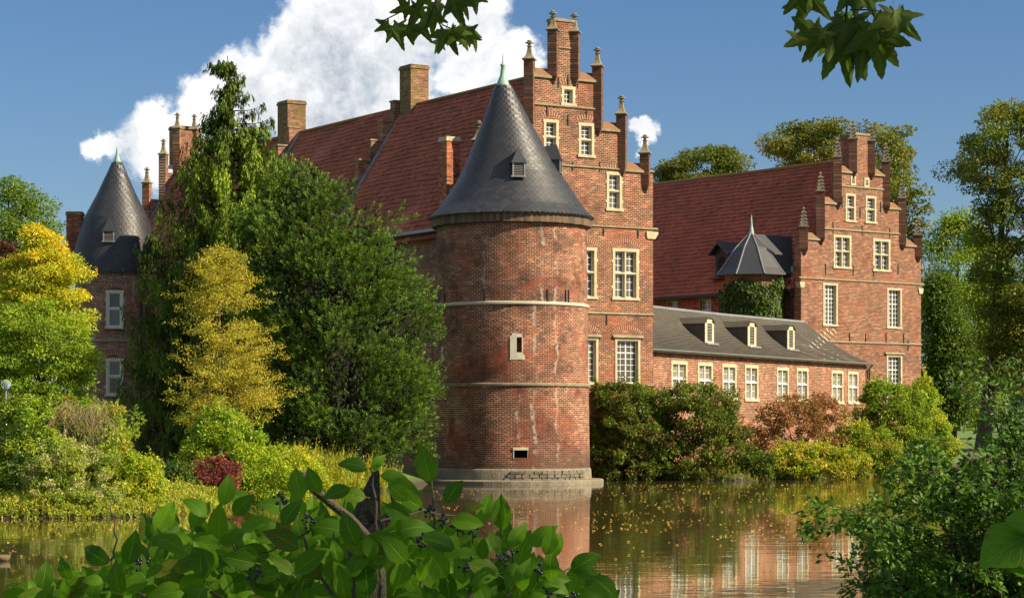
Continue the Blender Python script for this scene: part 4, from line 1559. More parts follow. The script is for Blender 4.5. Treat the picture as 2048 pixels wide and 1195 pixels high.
def bounds(rows, Y):
    """rows (v, uL, uR) in photo pixels at depth Y -> arrays z, xc, r"""
    z = np.array([EYE + (HY - r[0]) / F * Y for r in rows])
    xl = np.array([(r[1] - CX) / F * Y for r in rows])
    xr = np.array([(r[2] - CX) / F * Y for r in rows])
    o = np.argsort(z)
    return z[o], ((xl + xr) / 2)[o], ((xr - xl) / 2)[o]


def sample_env(rows, Y, n, g, inner=0.5, front=0.7, cr=0.5, flat=0.9, out=0.16):
    z, xc, r = bounds(rows, Y)
    zz = np.linspace(z[0], z[-1], 200)
    rr = np.interp(zz, z, r)
    w = (rr + 0.15 * rr.max())
    t = g.choice(zz, n * 2, p=w / w.sum()) + g.uniform(-.5, .5, n * 2) * (zz[1] - zz[0])
    R = np.maximum(np.interp(t, z, r) - cr * 0.7, 0.08)
    X = np.interp(t, z, xc)
    th = np.where(g.random(n * 2) < front, g.uniform(PI, 2 * PI, n * 2), g.uniform(0, 2 * PI, n * 2))
    lump = 1 + 0.13 * np.sin(3 * th + t * 1.7) + 0.10 * np.sin(5 * th - t * 2.9 + 1)
    rad = R * (inner + (1 - inner) * np.sqrt(g.random(n * 2))) * np.minimum(lump, 1.12)
    poke = 1 + (g.random(n * 2) < out) * g.uniform(0.08, 0.30, n * 2)
    rad = rad * poke
    t = t + (poke - 1) * R * 0.5
    p = np.stack([X + rad * np.cos(th), Y + rad * np.sin(th) * flat, t], -1)
    return p[:n]


def pick(pal, g, n, sharp=0.5):
    """n colours mixed from a palette"""
    pal = np.array(pal) * 1.6
    i, j = g.integers(0, len(pal), n), g.integers(0, len(pal), n)
    t = g.random(n)[:, None] * sharp
    return pal[i] * (1 - t) + pal[j] * t


def foliage(name, root, centers, cr, per, leaf, pal, g, mat='leaf', up=0.6, droop=0.25, flatten=0.65, colfn=None, width=0.55, shell=0.35):
    """leaves in clumps round the given centres"""
    K = len(centers)
    crs = cr * g.uniform(0.65, 1.35, K)
    ids = np.repeat(np.arange(K), per)
    n = len(ids)
    d = unit(g.normal(size=(n, 3)))
    rad = (shell + (1 - shell) * g.random(n) ** 0.6)
    off = d * rad[:, None] * crs[ids][:, None] * np.array([1, 1, flatten])
    C = centers[ids] + off
    Dv = unit(d * 0.8 + g.normal(size=(n, 3)) * 0.6 + np.array([0, 0, -droop]))
    Nv = unit(g.normal(size=(n, 3)) * 0.55 + np.array([0, 0, up]) + d * 0.5)
    kc = pick(pal, g, K)
    if colfn is not None:
        kc = colfn(centers, kc)
    lc = kc[ids] * 0.65 + pick(pal, g, n) * 0.35 if colfn is None else kc[ids]
    lc = lc * g.uniform(0.72, 1.3, n)[:, None] * g.uniform(0.9, 1.1, (n, 3))
    Ls = leaf * g.uniform(0.6, 1.3, n)
    return leaf_cloud(name, root, C, Dv, Nv, Ls, Ls * width, lc, mat)


def limbs(name, root, base, topz, top_xy, r0, centers, g, nl=16, mat='bark', low=0.25):
    """tapered trunk with limbs that reach into the crown"""
    m = MB()
    b = Vector(base)
    t = Vector((top_xy[0], top_xy[1], topz))
    pts = [b + (t - b) * q + Vector((math.sin(q * 5) * 0.02, math.cos(q * 4) * 0.02, 0)) * (topz - b.z) * 0.3 for q in (0, .15, .3, .5, .7, .88, 1)]
    m.tube(pts, [r0 * 1.25, r0, r0 * .85, r0 * .62, r0 * .4, r0 * .2, r0 * .05], 10)
    o = m.build('trunk', mat, root, smooth=True)
    m = MB()
    idx_ = g.choice(len(centers), min(nl, len(centers)), replace=False)
    for i in idx_:
        c = Vector(centers[i])
        q = max(low, min(0.92, (c.z - b.z) / (topz - b.z) - 0.12 - 0.1 * g.random()))
        s = b + (t - b) * q
        mid = (s + c) / 2 + Vector((0, 0, 0.10 * (c - s).length))
        rr = r0 * (1 - q) * 0.45 + 0.015
        m.tube([s, s.lerp(mid, .5) + Vector((0, 0, .02)), mid, c], [rr, rr * .8, rr * .6, rr * .15], 6)
    if m.v:
        m.build('branches', mat, o)
    return o


def gz(x, y):
    return float(ground_z(np.array([x]), np.array([y]))[0])


def tree(name, label, cat, Y, rows, K, cr, per, leaf, pal, seed, trunk_u=None, r0=0.2, group=None, nl=16, mat='leaf', bark='bark', crown_name='crown', **kw):
    g = np.random.default_rng(seed)
    z, xc, r = bounds(rows, Y)
    env = {k: kw.pop(k) for k in ('inner', 'front', 'flat') if k in kw}
    cen = sample_env(rows, Y, K, g, cr=cr, **env)
    tx = (trunk_u - CX) / F * Y if trunk_u is not None else xc[0]
    bz = gz(tx, Y)
    root = empty(name, (tx, Y, bz), 0, label, cat, group)
    cen = cen - np.array([tx, Y, bz])
    if r0:
        limbs('trunk', root, (0, 0, -0.2), z[-1] - 0.3 - bz, (xc[-1] - tx, 0), r0, cen, g, nl, bark)
    foliage(crown_name, root, cen, cr, per, leaf, pal, g, mat, **kw)
    return root


# palettes (linear reflectances)
G_DARK = [(0.026, 0.050, 0.008), (0.038, 0.068, 0.010), (0.055, 0.088, 0.012)]
G_MID = [(0.060, 0.105, 0.010), (0.085, 0.14, 0.012), (0.11, 0.16, 0.014)]
G_LIME = [(0.14, 0.22, 0.014), (0.20, 0.27, 0.016), (0.26, 0.30, 0.02), (0.10, 0.17, 0.012)]
Y_LEAF = [(0.40, 0.35, 0.02), (0.32, 0.31, 0.022), (0.44, 0.34, 0.02), (0.24, 0.27, 0.02)]
OLIVE = [(0.24, 0.21, 0.028), (0.30, 0.26, 0.035), (0.18, 0.19, 0.025), (0.34, 0.27, 0.04)]
RUST = [(0.16, 0.07, 0.025), (0.13, 0.085, 0.022), (0.09, 0.085, 0.018), (0.20, 0.10, 0.03)]
CHEST = [(0.060, 0.090, 0.012), (0.085, 0.115, 0.015), (0.12, 0.13, 0.018), (0.055, 0.08, 0.012)]
BROWNY = [(0.19, 0.12, 0.025), (0.14, 0.12, 0.022), (0.09, 0.10, 0.018)]

# ------------------------------------------------------------------ far trees
tree('oak_tree', 'dark green oak crown at the far left edge behind the yellow tree', 'tree', 215, [(365, 5, 35), (385, -20, 75), (410, -40, 125), (450, -70, 135), (520, -90, 145), (640, -90, 150), (700, -60, 120)], 130, 1.5, 260, 0.28, G_MID, 21, 30, 0.5, 'trees behind the castle')
tree('copper_beech', 'small dark red beech peeking out at the left edge', 'tree', 150, [(485, 0, 25), (510, -30, 38), (560, -60, 45), (640, -60, 50), (760, -40, 40)], 60, 0.7, 130, 0.24, [(0.06, 0.02, 0.018), (0.08, 0.03, 0.02), (0.045, 0.02, 0.015)], 22, -5, 0.2)
tree('chestnut_tree', 'lower round chestnut crown above the right roof near the main gable', 'tree', 222, [(300, 1400, 1455), (312, 1340, 1490), (335, 1312, 1500), (365, 1306, 1504), (420, 1310, 1500), (520, 1340, 1480)], 190, 1.2, 230, 0.28, CHEST, 23, 1405, 0.5, 'trees behind the castle', inner=0.6, flatten=0.5)
tree('chestnut_tree', 'tall chestnut crown rising behind the right stepped gable', 'tree', 208, [(250, 1640, 1720), (258, 1580, 1790), (285, 1530, 1825), (330, 1520, 1828), (380, 1560, 1822), (430, 1600, 1815), (520, 1640, 1815), (640, 1650, 1810)], 260, 1.2, 210, 0.30, CHEST + [(0.20, 0.16, 0.02), (0.13, 0.15, 0.02)], 24, 1690, 0.6, 'trees behind the castle', inner=0.55, flatten=0.5)
tree('chestnut_tree', 'thin drooping chestnut boughs right of the right gable top', 'tree', 200, [(345, 1785, 1820), (365, 1772, 1860), (400, 1770, 1868), (430, 1780, 1866), (470, 1800, 1850), (560, 1810, 1850)], 34, 0.75, 80, 0.32, CHEST, 25, 1822, 0.3, 'trees behind the castle', inner=0.3, flatten=0.45)
tree('chestnut_tree', 'huge chestnut with browning leaves at the right edge of the picture', 'tree', 225, [(220, 1985, 2060), (235, 1930, 2110), (260, 1945, 2150), (300, 1885, 2170), (340, 1885, 2180), (400, 1925, 2190), (480, 1920, 2190), (560, 1945, 2190), (640, 1930, 2190), (720, 1925, 2180), (780, 1950, 2150)], 340, 1.5, 210, 0.33, CHEST + CHEST + G_MID + BROWNY[1:] + [(0.24, 0.19, 0.02)], 26, 1965, 0.65, 'trees on the far right bank', inner=0.5, flatten=0.6)
for i, (lab, Y, rows, pal, sd, tu) in enumerate((
    ('bright green tree filling the gap right of the right gable', 262, [(430, 1880, 1960), (470, 1850, 1990), (540, 1835, 2010), (640, 1825, 2020), (760, 1830, 2020), (840, 1840, 2000)], G_LIME + G_MID, 31, 1905),
    ('dim green tree standing behind the shrubs right of the right gable', 245, [(560, 1850, 1900), (620, 1835, 1935), (700, 1832, 1960), (780, 1835, 1960), (845, 1850, 1940)], G_MID + G_DARK, 32, 1880),
    ('darkest green tree behind the trunk of the huge chestnut', 290, [(500, 1950, 2080), (600, 1930, 2120), (720, 1925, 2140), (800, 1930, 2140), (845, 1940, 2120)], G_DARK + G_MID, 33, 2030))):
    tree('broadleaf_tree', lab, 'tree', Y, rows, 190, 1.7, 200, 0.33, pal, sd, tu, 0.4, 'trees on the far right bank', inner=0.45)
# far wood closing the horizon
g = np.random.default_rng(5)
cs = []
for k in range(620):
    x = g.uniform(-240, 300)
    y = g.uniform(430, 520)
    cs.append((x, y, g.uniform(0.5, 13) * (0.8 + 0.35 * math.sin(x * 0.07))))
fw_ = foliage('far_wood', None, np.array(cs), 4.5, 50, 1.5, G_DARK + G_MID, g)
tag(fw_, 'distant line of woodland behind the castle lawns', 'wood', kind='stuff')

# ------------------------------------------------------------------ left bank
yrows = [(450, 55, 85), (470, 35, 120), (500, 22, 150), (540, 5, 178), (590, -10, 196), (640, -20, 200), (700, -30, 195), (760, -30, 185)]


def yel(c, kc):
    t = np.clip((c[:, 2] - 5.2) / 4.2 + g.normal(0, .16, len(c)), 0, 1)[:, None]
    return pick(G_LIME, g, len(c)) * (1 - t) + pick(Y_LEAF, g, len(c)) * t


tree('yellow_tree', 'bright yellow autumn tree in front of the far turret', 'tree', 104, yrows, 210, 0.55, 230, 0.16, Y_LEAF, 41, 95, 0.16, colfn=yel, inner=0.45, flatten=0.45, width=0.4)
tree('broadleaf_tree', 'green layered tree below the yellow one at the left edge', 'tree', 99, [(600, 20, 90), (640, -20, 178), (680, -40, 198), (730, -40, 200), (790, -40, 192), (840, -20, 180)], 160, 0.6, 210, 0.16, G_MID + G_LIME, 42, 110, 0.16, inner=0.45, flatten=0.4, width=0.4)

# tall weeping cypress
def cypress():
    Y = 121.0
    rows = [(112, 452, 458), (130, 436, 470), (165, 432, 486), (200, 420, 500), (240, 405, 525), (290, 388, 548), (340, 362, 562), (400, 348, 574), (460, 330, 580), (540, 296, 585), (640, 272, 580), (760, 258, 575), (880, 255, 570), (912, 290, 560)]
    g = np.random.default_rng(51)
    z, xc, r = bounds(rows, Y)
    tx = (438 - CX) / F * Y
    bz = gz(tx, Y)
    root = empty('weeping_cypress', (tx, Y, bz), 0, 'tall weeping conifer with drooping lime green sprays and a bent tip', 'conifer')
    m = MB()
    H = z[-1]
    spine = lambda zz: np.array([np.interp(zz, z, xc) * 0.6 + tx * 0.4 if zz < H * .6 else np.interp(zz, z, xc), Y, zz])
    pts = [spine(q) for q in np.linspace(bz - .2, H, 12)]
    m.tube([p - np.array([tx, Y, bz]) for p in pts], list(np.linspace(0.38, 0.02, 12)), 10)
    tr_ = m.build('trunk', 'bark', root, smooth=True)
    m = MB()
    C, Dv, Nv, L, colr = [], [], [], [], []
    lev = bz + 0.8
    zl = lambda v: EYE + (HY - v) / F * Y
    wh = []
    while lev < zl(285):
        R = float(np.interp(lev, z, r))
        nb = int(4 + R * 1.8)
        a0 = g.random() * 6.28
        for k in range(nb):
            a = a0 + k * 2 * PI / nb + g.normal(0, .22)
            if math.sin(a) > 0.55 and g.random() < 0.65:
                continue
            wh.append((lev, a, R * g.choice([g.uniform(.4, .75), g.uniform(.8, 1.0), g.uniform(1.0, 1.25)])))
        lev += 0.36 + 0.012 * R
    for (v, sg, px) in ((138, -1, 38), (128, 1, 14), (165, 1, 20), (180, -1, 24), (195, 1, 42), (215, -1, 30), (222, 1, 62), (238, -1, 52), (248, 1, 80), (262, -1, 62), (268, 1, 60), (280, 1, 92), (282, -1, 70)):
        wh.append((zl(v), (0.0 if sg > 0 else PI) + g.normal(0, .25), px / F * Y))
        for q in range(3):
            wh.append((zl(v + 8 * q - 2), (-PI / 2 if q < 2 else PI / 2) + g.normal(0, .7), px / F * Y * g.uniform(.45, .9)))
    if True:
        for (lev, a, Rb) in wh:
            R = float(np.interp(lev, z, r))
            s = spine(lev)
            e = np.array([math.cos(a), math.sin(a) * 0.95, 0.0])
            nseg = max(3, int(Rb / 0.24))
            path = []
            for q in range(nseg + 1):
                t = q / nseg
                path.append(s + e * Rb * t + np.array([0, 0, Rb * (0.10 * t - 0.34 * t * t + 0.46 * t ** 3)]))
            m.tube([p - np.array([tx, Y, bz]) for p in path], list(np.linspace(0.035 + R * .006, 0.008, nseg + 1)), 4)
            for q in range(1, nseg + 1):
                t = q / nseg
                if t < 0.25:
                    continue
                for h in range(4 if lev > zl(300) else 2):
                    hl = (0.55 if lev > zl(300) else 0.82) * (0.45 + 0.75 * min(1, R / 2.5)) * g.uniform(0.5, 1.2)
                    b0 = path[q] + g.normal(0, .10, 3)
                    sway = g.normal(0, 0.16, 2)
                    nlv = int(10 + hl * 11)
                    tt = g.random(nlv)
                    lp = b0 + np.stack([sway[0] * tt, sway[1] * tt, -hl * tt], -1) + g.normal(0, .045, (nlv, 3)) * np.array([1, 1, .5])
                    C.append(lp)
                    Dv.append(g.normal(0, .24, (nlv, 3)) + np.array([e[0] * .25, e[1] * .25, -1]))
                    Nv.append(np.array([e[0], e[1], 0.25]) + g.normal(0, .5, (nlv, 3)))
                    L.append(g.uniform(0.16, 0.32, nlv))
                    lit_hue = np.clip(0.10 + 0.25 * (t - .4) + 0.10 * math.sin(lev * 1.9 + a * 2) + 0.75 * math.exp(-((lev - 15.0) / 2.6) ** 2) * max(0, 0.45 + 0.75 * math.cos(a + 0.5)) + g.normal(0, .10), 0, 1)  # sun highlight painted as lime on mid-height sprays facing right
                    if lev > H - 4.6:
                        lit_hue = min(lit_hue, 0.35)  # top sprays coloured dark to read as a silhouette
                    base = np.array((0.040, 0.078, 0.013)) * (1 - lit_hue) + np.array((0.26, 0.36, 0.025)) * lit_hue
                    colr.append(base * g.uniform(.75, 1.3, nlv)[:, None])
    m.build('branches', 'bark', tr_)
    L = np.concatenate(L)
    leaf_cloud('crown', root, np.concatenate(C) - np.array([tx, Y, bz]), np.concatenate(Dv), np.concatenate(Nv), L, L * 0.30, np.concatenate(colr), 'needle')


cypress()


def yew():
    Y = 115.5
    rows = [(345, 575, 625), (365, 530, 672), (400, 510, 720), (450, 495, 758), (490, 485, 795), (540, 482, 830), (600, 480, 856), (680, 482, 864), (760, 490, 866), (830, 500, 868), (880, 520, 856), (915, 560, 840)]
    g = np.random.default_rng(61)
    z, xc, r = bounds(rows, Y)
    tx = (690 - CX) / F * Y
    bz = gz(tx, Y)
    root = empty('yew_tree', (tx, Y, bz), 0, 'big dense dark green yew left of the round tower', 'yew')
    m = MB()
    for k in range(5):
        a = k * 1.3
        m.tube([(0.2 * math.cos(a), 0.2 * math.sin(a), -.2), (0.6 * math.cos(a), .5 * math.sin(a), 2.5), (1.4 * math.cos(a), 1.2 * math.sin(a), 6), (2.0 * math.cos(a), 1.6 * math.sin(a), 9.5)], [.35, .28, .16, .03], 8)
    m.build('trunk', 'bark', root, smooth=True)
    n = 5200
    cen = sample_env(rows, Y, n, g, inner=0.62, front=0.78, cr=0.35, flat=0.85, out=0.0)
    # coarse boughs: pull tufts onto lumps so that dark gaps open between them
    nb = 150
    bo = sample_env(rows, Y, nb, g, inner=0.90, front=0.85, cr=0.75, flat=0.85, out=0.05)
    which = g.integers(0, nb, n)
    dd = unit(g.normal(size=(n, 3)))
    brad = g.uniform(0.55, 1.15, nb)
    axis = np.stack([np.interp(bo[:, 2], z, xc), np.full(nb, Y), bo[:, 2] - 1.2], -1)
    outw = unit(bo - axis)
    cen2 = bo[which] + dd * (brad[which] * g.random(n) ** .45)[:, None] * np.array([1, 1, .85]) + outw[which] * (g.random(n) ** 2 * 0.55)[:, None]
    use = g.random(n) < 0.80
    cen = np.where(use[:, None], cen2, cen)
    od = unit(unit(cen - axis[which]) * 0.8 + dd * 0.35 + np.array([0, 0, 0.34]))
    per = 30
    ids = np.repeat(np.arange(n), per)
    N = len(ids)
    t = g.random(N)
    side = unit(g.normal(size=(N, 3)))
    C = cen[ids] + od[ids] * (t * 0.55)[:, None] + side * (0.06 * (1 - t * .6))[:, None]
    Dv = od[ids] * 1.0 + side * 0.7 + np.array([0, 0, 0.05])
    Nv = np.array([0, -0.1, 0.7]) + g.normal(0, .5, (N, 3))
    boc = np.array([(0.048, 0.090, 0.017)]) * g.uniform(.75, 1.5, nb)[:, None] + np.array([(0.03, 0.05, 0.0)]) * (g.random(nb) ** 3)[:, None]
    col = boc[which][ids] * (0.8 + 0.9 * t)[:, None] * g.uniform(.8, 1.25, N)[:, None] + np.array([(0.115, 0.155, 0.016)]) * (t ** 3)[:, None]  # tuft tips painted brighter and limier, as if catching the sun
    L = g.uniform(.10, .19, N)
    keep = CX + F * C[:, 0] / C[:, 1] < 886 + g.normal(0, 6, N)     # the crown stops at the tower's flank
    C, Dv, Nv, col, L = C[keep], Dv[keep], Nv[keep], col[keep], L[keep]
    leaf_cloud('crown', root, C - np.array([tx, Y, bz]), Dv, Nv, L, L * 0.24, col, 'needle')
    foliage('shade_leaves', root, sample_env(rows, Y, 300, g, inner=0.2, front=0.5, cr=1.4) - np.array([tx, Y, bz]), 1.0, 60, 0.26, [(0.016, 0.03, 0.008)], g, 'needle')  # near-black leaves added inside to block light and darken the crown's gaps


yew()

# young golden tree with open layers
def golden():
    Y = 97.0
    g = np.random.default_rng(71)
    rows = [(492, 425, 452), (515, 395, 500), (545, 375, 510), (580, 370, 520), (620, 355, 535), (660, 340, 545), (700, 322, 560), (740, 318, 560), (780, 320, 572), (820, 335, 575), (842, 350, 560)]
    z, xc, r = bounds(rows, Y)
    tx = (440 - CX) / F * Y
    bz = gz(tx, Y)
    root = empty('young_tree', (tx, Y, bz), 0, 'slender young tree with small golden olive leaves before the conifer', 'tree')
    m = MB()
    m.tube([(0, 0, -.2), (0.03, 0, 2.5), (-0.02, 0, 5), (0.0, 0, z[-1] - bz - .2)], [.10, .085, .05, .01], 8)
    tr_ = m.build('trunk', 'bark_pale', root, smooth=True)
    m = MB()
    C = []
    for k in range(140):
        zz = g.uniform(z[0], z[-1] - .1)
        R = float(np.interp(zz, z, r)) * g.uniform(.7, 1.05)
        a = g.uniform(0, 2 * PI)
        e = np.array([math.cos(a), math.sin(a), 0])
        s = np.array([tx, Y, max(zz - R * 0.28, bz + 1.4)])
        end = np.array([float(np.interp(zz, z, xc)), Y, zz + 0.05]) + e * R
        path = [s + (end - s) * q + np.array([0, 0, .10 * R * math.sin(PI * q)]) for q in (0, .35, .7, 1)]
        m.tube([p - np.array([tx, Y, bz]) for p in path], [.028, .018, .011, .004], 4)
        for q in np.linspace(.3, 1.0, 8):
            c = s + (end - s) * q + g.normal(0, .10 + .20 * q, 3) * np.array([1, 1, .5])
            C.append(c)
    m.build('branches', 'bark', tr_)
    foliage('crown', root, np.array(C) - np.array([tx, Y, bz]), 0.36, 36, 0.085, [(0.25, 0.225, 0.022), (0.31, 0.27, 0.028), (0.19, 0.19, 0.02), (0.36, 0.29, 0.035)], g, flatten=0.4, shell=.05, width=.55)


golden()


def shrub(label, Y, rows, K, cr, per, leaf, pal, seed, group, name='shrub', tu=None, stems=7, **kw):
    g = np.random.default_rng(seed)
    z, xc, r = bounds(rows, Y)
    tx = xc[0] if tu is None else (tu - CX) / F * Y
    bz = gz(tx, Y)
    root = empty(name, (tx, Y, bz), 0, label, 'shrub', group)
    env = {k: kw.pop(k) for k in ('inner', 'front', 'flat') if k in kw}
    cen = sample_env(rows, Y, K, g, cr=cr, **env) - np.array([tx, Y, bz])
    m = MB()
    for i in g.choice(len(cen), min(stems * 2, len(cen)), replace=False):
        c = cen[i]
        m.tube([(0.15 * c[0], 0.15 * c[1], -.25), (c[0] * .45, c[1] * .45, c[2] * .5), tuple(c)], [.04, .025, .006], 5)
    m.build('stems', 'twig', root)
    foliage('leaves', root, cen, cr, per, leaf, pal, g, **kw)
    # loose shoots standing out of the outline
    ns = max(18, K // 3)
    sc_ = cen[g.choice(len(cen), ns)]
    o3 = unit(sc_ - np.array([0, 0, sc_[:, 2].mean() * .4])) * .7 + np.array([0, 0, .55]) + g.normal(0, .25, (ns, 3))
    o3 = unit(o3)
    ln = cr * g.uniform(1.0, 2.6, ns)
    q = 26
    ids = np.repeat(np.arange(ns), q)
    t = g.random(len(ids))
    pc = sc_[ids] + o3[ids] * (ln[ids] * t)[:, None] + g.normal(0, leaf * .35, (len(ids), 3))
    kc = pick(pal, g, ns)[ids] * g.uniform(.75, 1.35, len(ids))[:, None]
    leaf_cloud('shoots', root, pc, o3[ids] * .6 + g.normal(0, .7, (len(ids), 3)), g.normal(0, .6, (len(ids), 3)) + np.array([0, -.3, .7]), leaf * g.uniform(.6, 1.2, len(ids)), leaf * .5, kc)
    return root


GB = 'shrubs along the left bank'
shrub('leafy green shrub at the far left water edge beside the lamp', 79.5, [(800, 10, 95), (830, -30, 130), (890, -50, 140), (960, -60, 140), (1025, -50, 130)], 150, 0.32, 150, 0.12, G_LIME + G_MID, 81, GB)
sh = shrub('bramble mound with dead straw coloured twigs on top, left bank', 81.5, [(800, 110, 200), (830, 70, 262), (880, 55, 285), (940, 50, 290), (1000, 60, 290), (1030, 70, 280)], 220, 0.33, 150, 0.12, G_LIME + OLIVE[:2] + G_MID, 82, GB, tu=170)
g = np.random.default_rng(83)
m = MB()
for k in range(170):
    a, b = g.uniform(100, 215), g.uniform(795, 850)
    p0 = P(a, b, 79.6 + g.uniform(-.4, .6))
    pts = [p0]
    d = Vector((g.normal(0, .5), g.normal(0, .2), -g.uniform(.2, 1.0)))
    for q in range(4):
        p0 = p0 + d * 0.24
        d = d + Vector((g.normal(0, .25), g.normal(0, .15), -.15))
        pts.append(p0)
    m.tube([p - sh.location for p in pts], [.011, .010, .008, .006, .003], 4)
m.build('dead_twigs', 'straw', sh)
shrub('pale flowering perennials at the water edge on the left bank', 77.8, [(880, 100, 150), (910, 70, 220), (960, 50, 240), (1010, 50, 250), (1035, 60, 250)], 150, 0.22, 130, 0.085, G_LIME + [(0.34, 0.30, 0.16), (0.30, 0.28, 0.14)], 84, GB, name='flowering_shrub')
shrub('low lime shrub right of the bramble mound, left bank', 79.0, [(915, 245, 300), (940, 225, 322), (980, 215, 330), (1030, 220, 325)], 110, 0.27, 130, 0.10, G_LIME + Y_LEAF[:2], 85, GB)
shrub('bright green bush below the young golden tree', 91, [(822, 415, 470), (850, 380, 510), (900, 360, 560), (950, 370, 590), (1000, 390, 590)], 210, 0.33, 150, 0.12, G_LIME, 86, GB)
shrub('dark crimson shrub at the water edge below the bright green bush', 89, [(915, 410, 450), (935, 385, 480), (965, 378, 498), (1000, 385, 495)], 80, 0.24, 90, 0.10, [(0.15, 0.024, 0.034), (0.09, 0.018, 0.022), (0.19, 0.045, 0.05), (0.11, 0.05, 0.025)], 87, GB, name='red_shrub')
shrub('dark leafy shrub between lawn patch and crimson shrub', 87.5, [(930, 335, 375), (955, 325, 392), (1005, 322, 395)], 60, 0.28, 110, 0.11, G_DARK + G_MID, 88, GB)
shrub('yellow green shrub right of the crimson one', 95, [(905, 520, 600), (930, 505, 640), (970, 500, 660), (1000, 510, 650)], 120, 0.28, 140, 0.10, G_LIME + Y_LEAF[:2], 89, GB)


def grasses(label, Y0, Y1, u0, u1, h, n, pal, seed, name='tall_grass', cat='grass', lean=0.25, edge=None):
    g = np.random.default_rng(seed)
    yy = g.uniform(Y0, Y1, n)
    xx = (g.uniform(u0, u1, n) - CX) / F * yy
    clump = 0.6 + 0.4 * np.sin(xx * 2.1) * np.sin(yy * 1.3) + g.normal(0, .15, n)
    zz = ground_z(xx, yy)
    sd_ = moat_sd(xx, yy)
    ok = sd_ > -0.1
    if edge:
        ok &= sd_ < edge
    C = np.stack([xx, yy, zz], -1)[ok]
    k = len(C)
    hh = h * np.clip(clump[ok], .3, 1.3) * g.uniform(.6, 1.1, k)
    Dv = np.array([0, 0, 1.0]) + g.normal(0, lean, (k, 3))
    o = leaf_cloud(name, None, C, Dv, np.array([0.3, -1, .1]) + g.normal(0, .5, (k, 3)), hh, 0.035 + 0.02 * g.random(k), pick(pal, g, k) * g.uniform(.7, 1.3, k)[:, None])
    # side leaves and seed heads along the stems
    rep = 5
    ids = np.repeat(np.arange(k), rep)
    t = g.uniform(.25, 1, len(ids))
    C2 = C[ids] + unit(Dv)[ids] * (hh[ids] * t)[:, None]
    o2 = leaf_cloud('leaves', o, C2, g.normal(0, .6, (len(ids), 3)) + np.array([0, 0, .7]), g.normal(0, .6, (len(ids), 3)) + np.array([0, -.5, .5]), g.uniform(.08, .17, len(ids)), 0.04, pick(pal, g, len(ids)) * g.uniform(.7, 1.35, len(ids))[:, None])
    return tag(o, label, cat, kind='stuff')


grasses('sunny yellow tall grass and weeds in front of the yew', 100, 113, 560, 850, 1.5, 6500, Y_LEAF[:2] + OLIVE + G_LIME, 91)
grasses('weedy green fringe of reeds along the left bank edge', 75.5, 99, -40, 640, 0.55, 30000, G_LIME + OLIVE, 92, name='bank_reeds', edge=1.6)

# street lamp
lp = P(12, 768, 84.5)
lz = gz(lp.x, lp.y)
lamp = empty('street_lamp', (lp.x, lp.y, lz), 0, 'slim grey lamp post with clear round globe at the left edge', 'lamp')
m = MB()
m.tube([(0, 0, -.2), (0, 0, 1.0), (0, 0, lp.z - lz - .16)], [.045, .04, .032], 10)
m.build('post', 'grey_metal', lamp, smooth=True)
m = MB()
m.lathe([(.08, 0), (.09, .05), (.05, .09)], 12)
m.build('collar', 'grey_metal', lamp, loc=(0, 0, lp.z - lz - .2))
m = MB()
m.lathe([(.18 * math.sin(PI * q / 12) + .003, -.18 * math.cos(PI * q / 12)) for q in range(13)], 20)


def globe_mat():
    mt, T, b, _ = new_mat('globe_glass')
    b.inputs['Base Color'].default_value = (.85, .88, .9, 1)
    b.inputs['Roughness'].default_value = .03
    b.inputs['Transmission Weight'].default_value = .85
    b.inputs['IOR'].default_value = 1.15
    return mt


M['globe'] = globe_mat()
m.build('globe', 'globe', lamp, smooth=True, loc=(0, 0, lp.z - lz))

# ------------------------------------------------------------------ shrubs below the castle wall
GW = 'shrubs below the castle wall'
MIXD = G_DARK + G_MID + RUST[:2]
shrub('dark green bush at the foot of the main gable beside the tower', 132.6, [(770, 1185, 1260), (790, 1176, 1320), (850, 1170, 1345), (910, 1170, 1350), (958, 1176, 1345)], 250, 0.42, 150, 0.16, G_MID + G_DARK + OLIVE[2:3] + RUST[1:3], 101, GW)
shrub('broad brownish green bush under the first low wing windows', 133.2, [(775, 1320, 1430), (800, 1300, 1475), (860, 1290, 1492), (920, 1290, 1500), (960, 1300, 1490)], 280, 0.42, 150, 0.16, RUST[1:3] + G_DARK + G_MID + OLIVE[2:3], 102, GW)
shrub('rust coloured bush in the middle of the low wing wall', 141, [(790, 1560, 1650), (812, 1505, 1685), (860, 1488, 1695), (905, 1495, 1690), (935, 1520, 1670)], 230, 0.34, 75, 0.15, RUST + [(0.22, 0.09, 0.05), (0.25, 0.12, 0.05)], 103, GW, name='rust_shrub', inner=.3)
shrub('yellow green willowy bush at the water below the rust coloured one', 135.2, [(890, 1570, 1640), (905, 1535, 1700), (930, 1520, 1720), (952, 1525, 1715)], 120, 0.38, 140, 0.17, G_LIME + Y_LEAF[:2] + OLIVE, 104, GW, droop=-.3)
shrub('low dark bush at the water between broad bush and willowy bush', 132.6, [(895, 1480, 1510), (915, 1470, 1545), (955, 1470, 1550)], 60, 0.35, 120, 0.16, G_DARK + G_MID + RUST[2:3], 105, GW)
shrub('tall green bush at the drainpipe end of the low wing', 150, [(770, 1735, 1800), (800, 1715, 1850), (850, 1705, 1870), (900, 1705, 1880), (940, 1715, 1870)], 230, 0.45, 140, 0.18, G_LIME + G_MID, 106, GW)
shrub('golden green bush at the water below the drainpipe', 141.5, [(850, 1680, 1730), (875, 1655, 1780), (915, 1650, 1800), (948, 1660, 1800)], 130, 0.40, 130, 0.17, G_LIME + G_MID + OLIVE, 107, GW)
shrub('yellow leaved bush at the right corner of the right gable', 166, [(760, 1830, 1860), (800, 1815, 1885), (850, 1810, 1905), (900, 1810, 1915), (935, 1820, 1905)], 150, 0.45, 120, 0.19, G_LIME + G_LIME + Y_LEAF[:2], 108, GW)
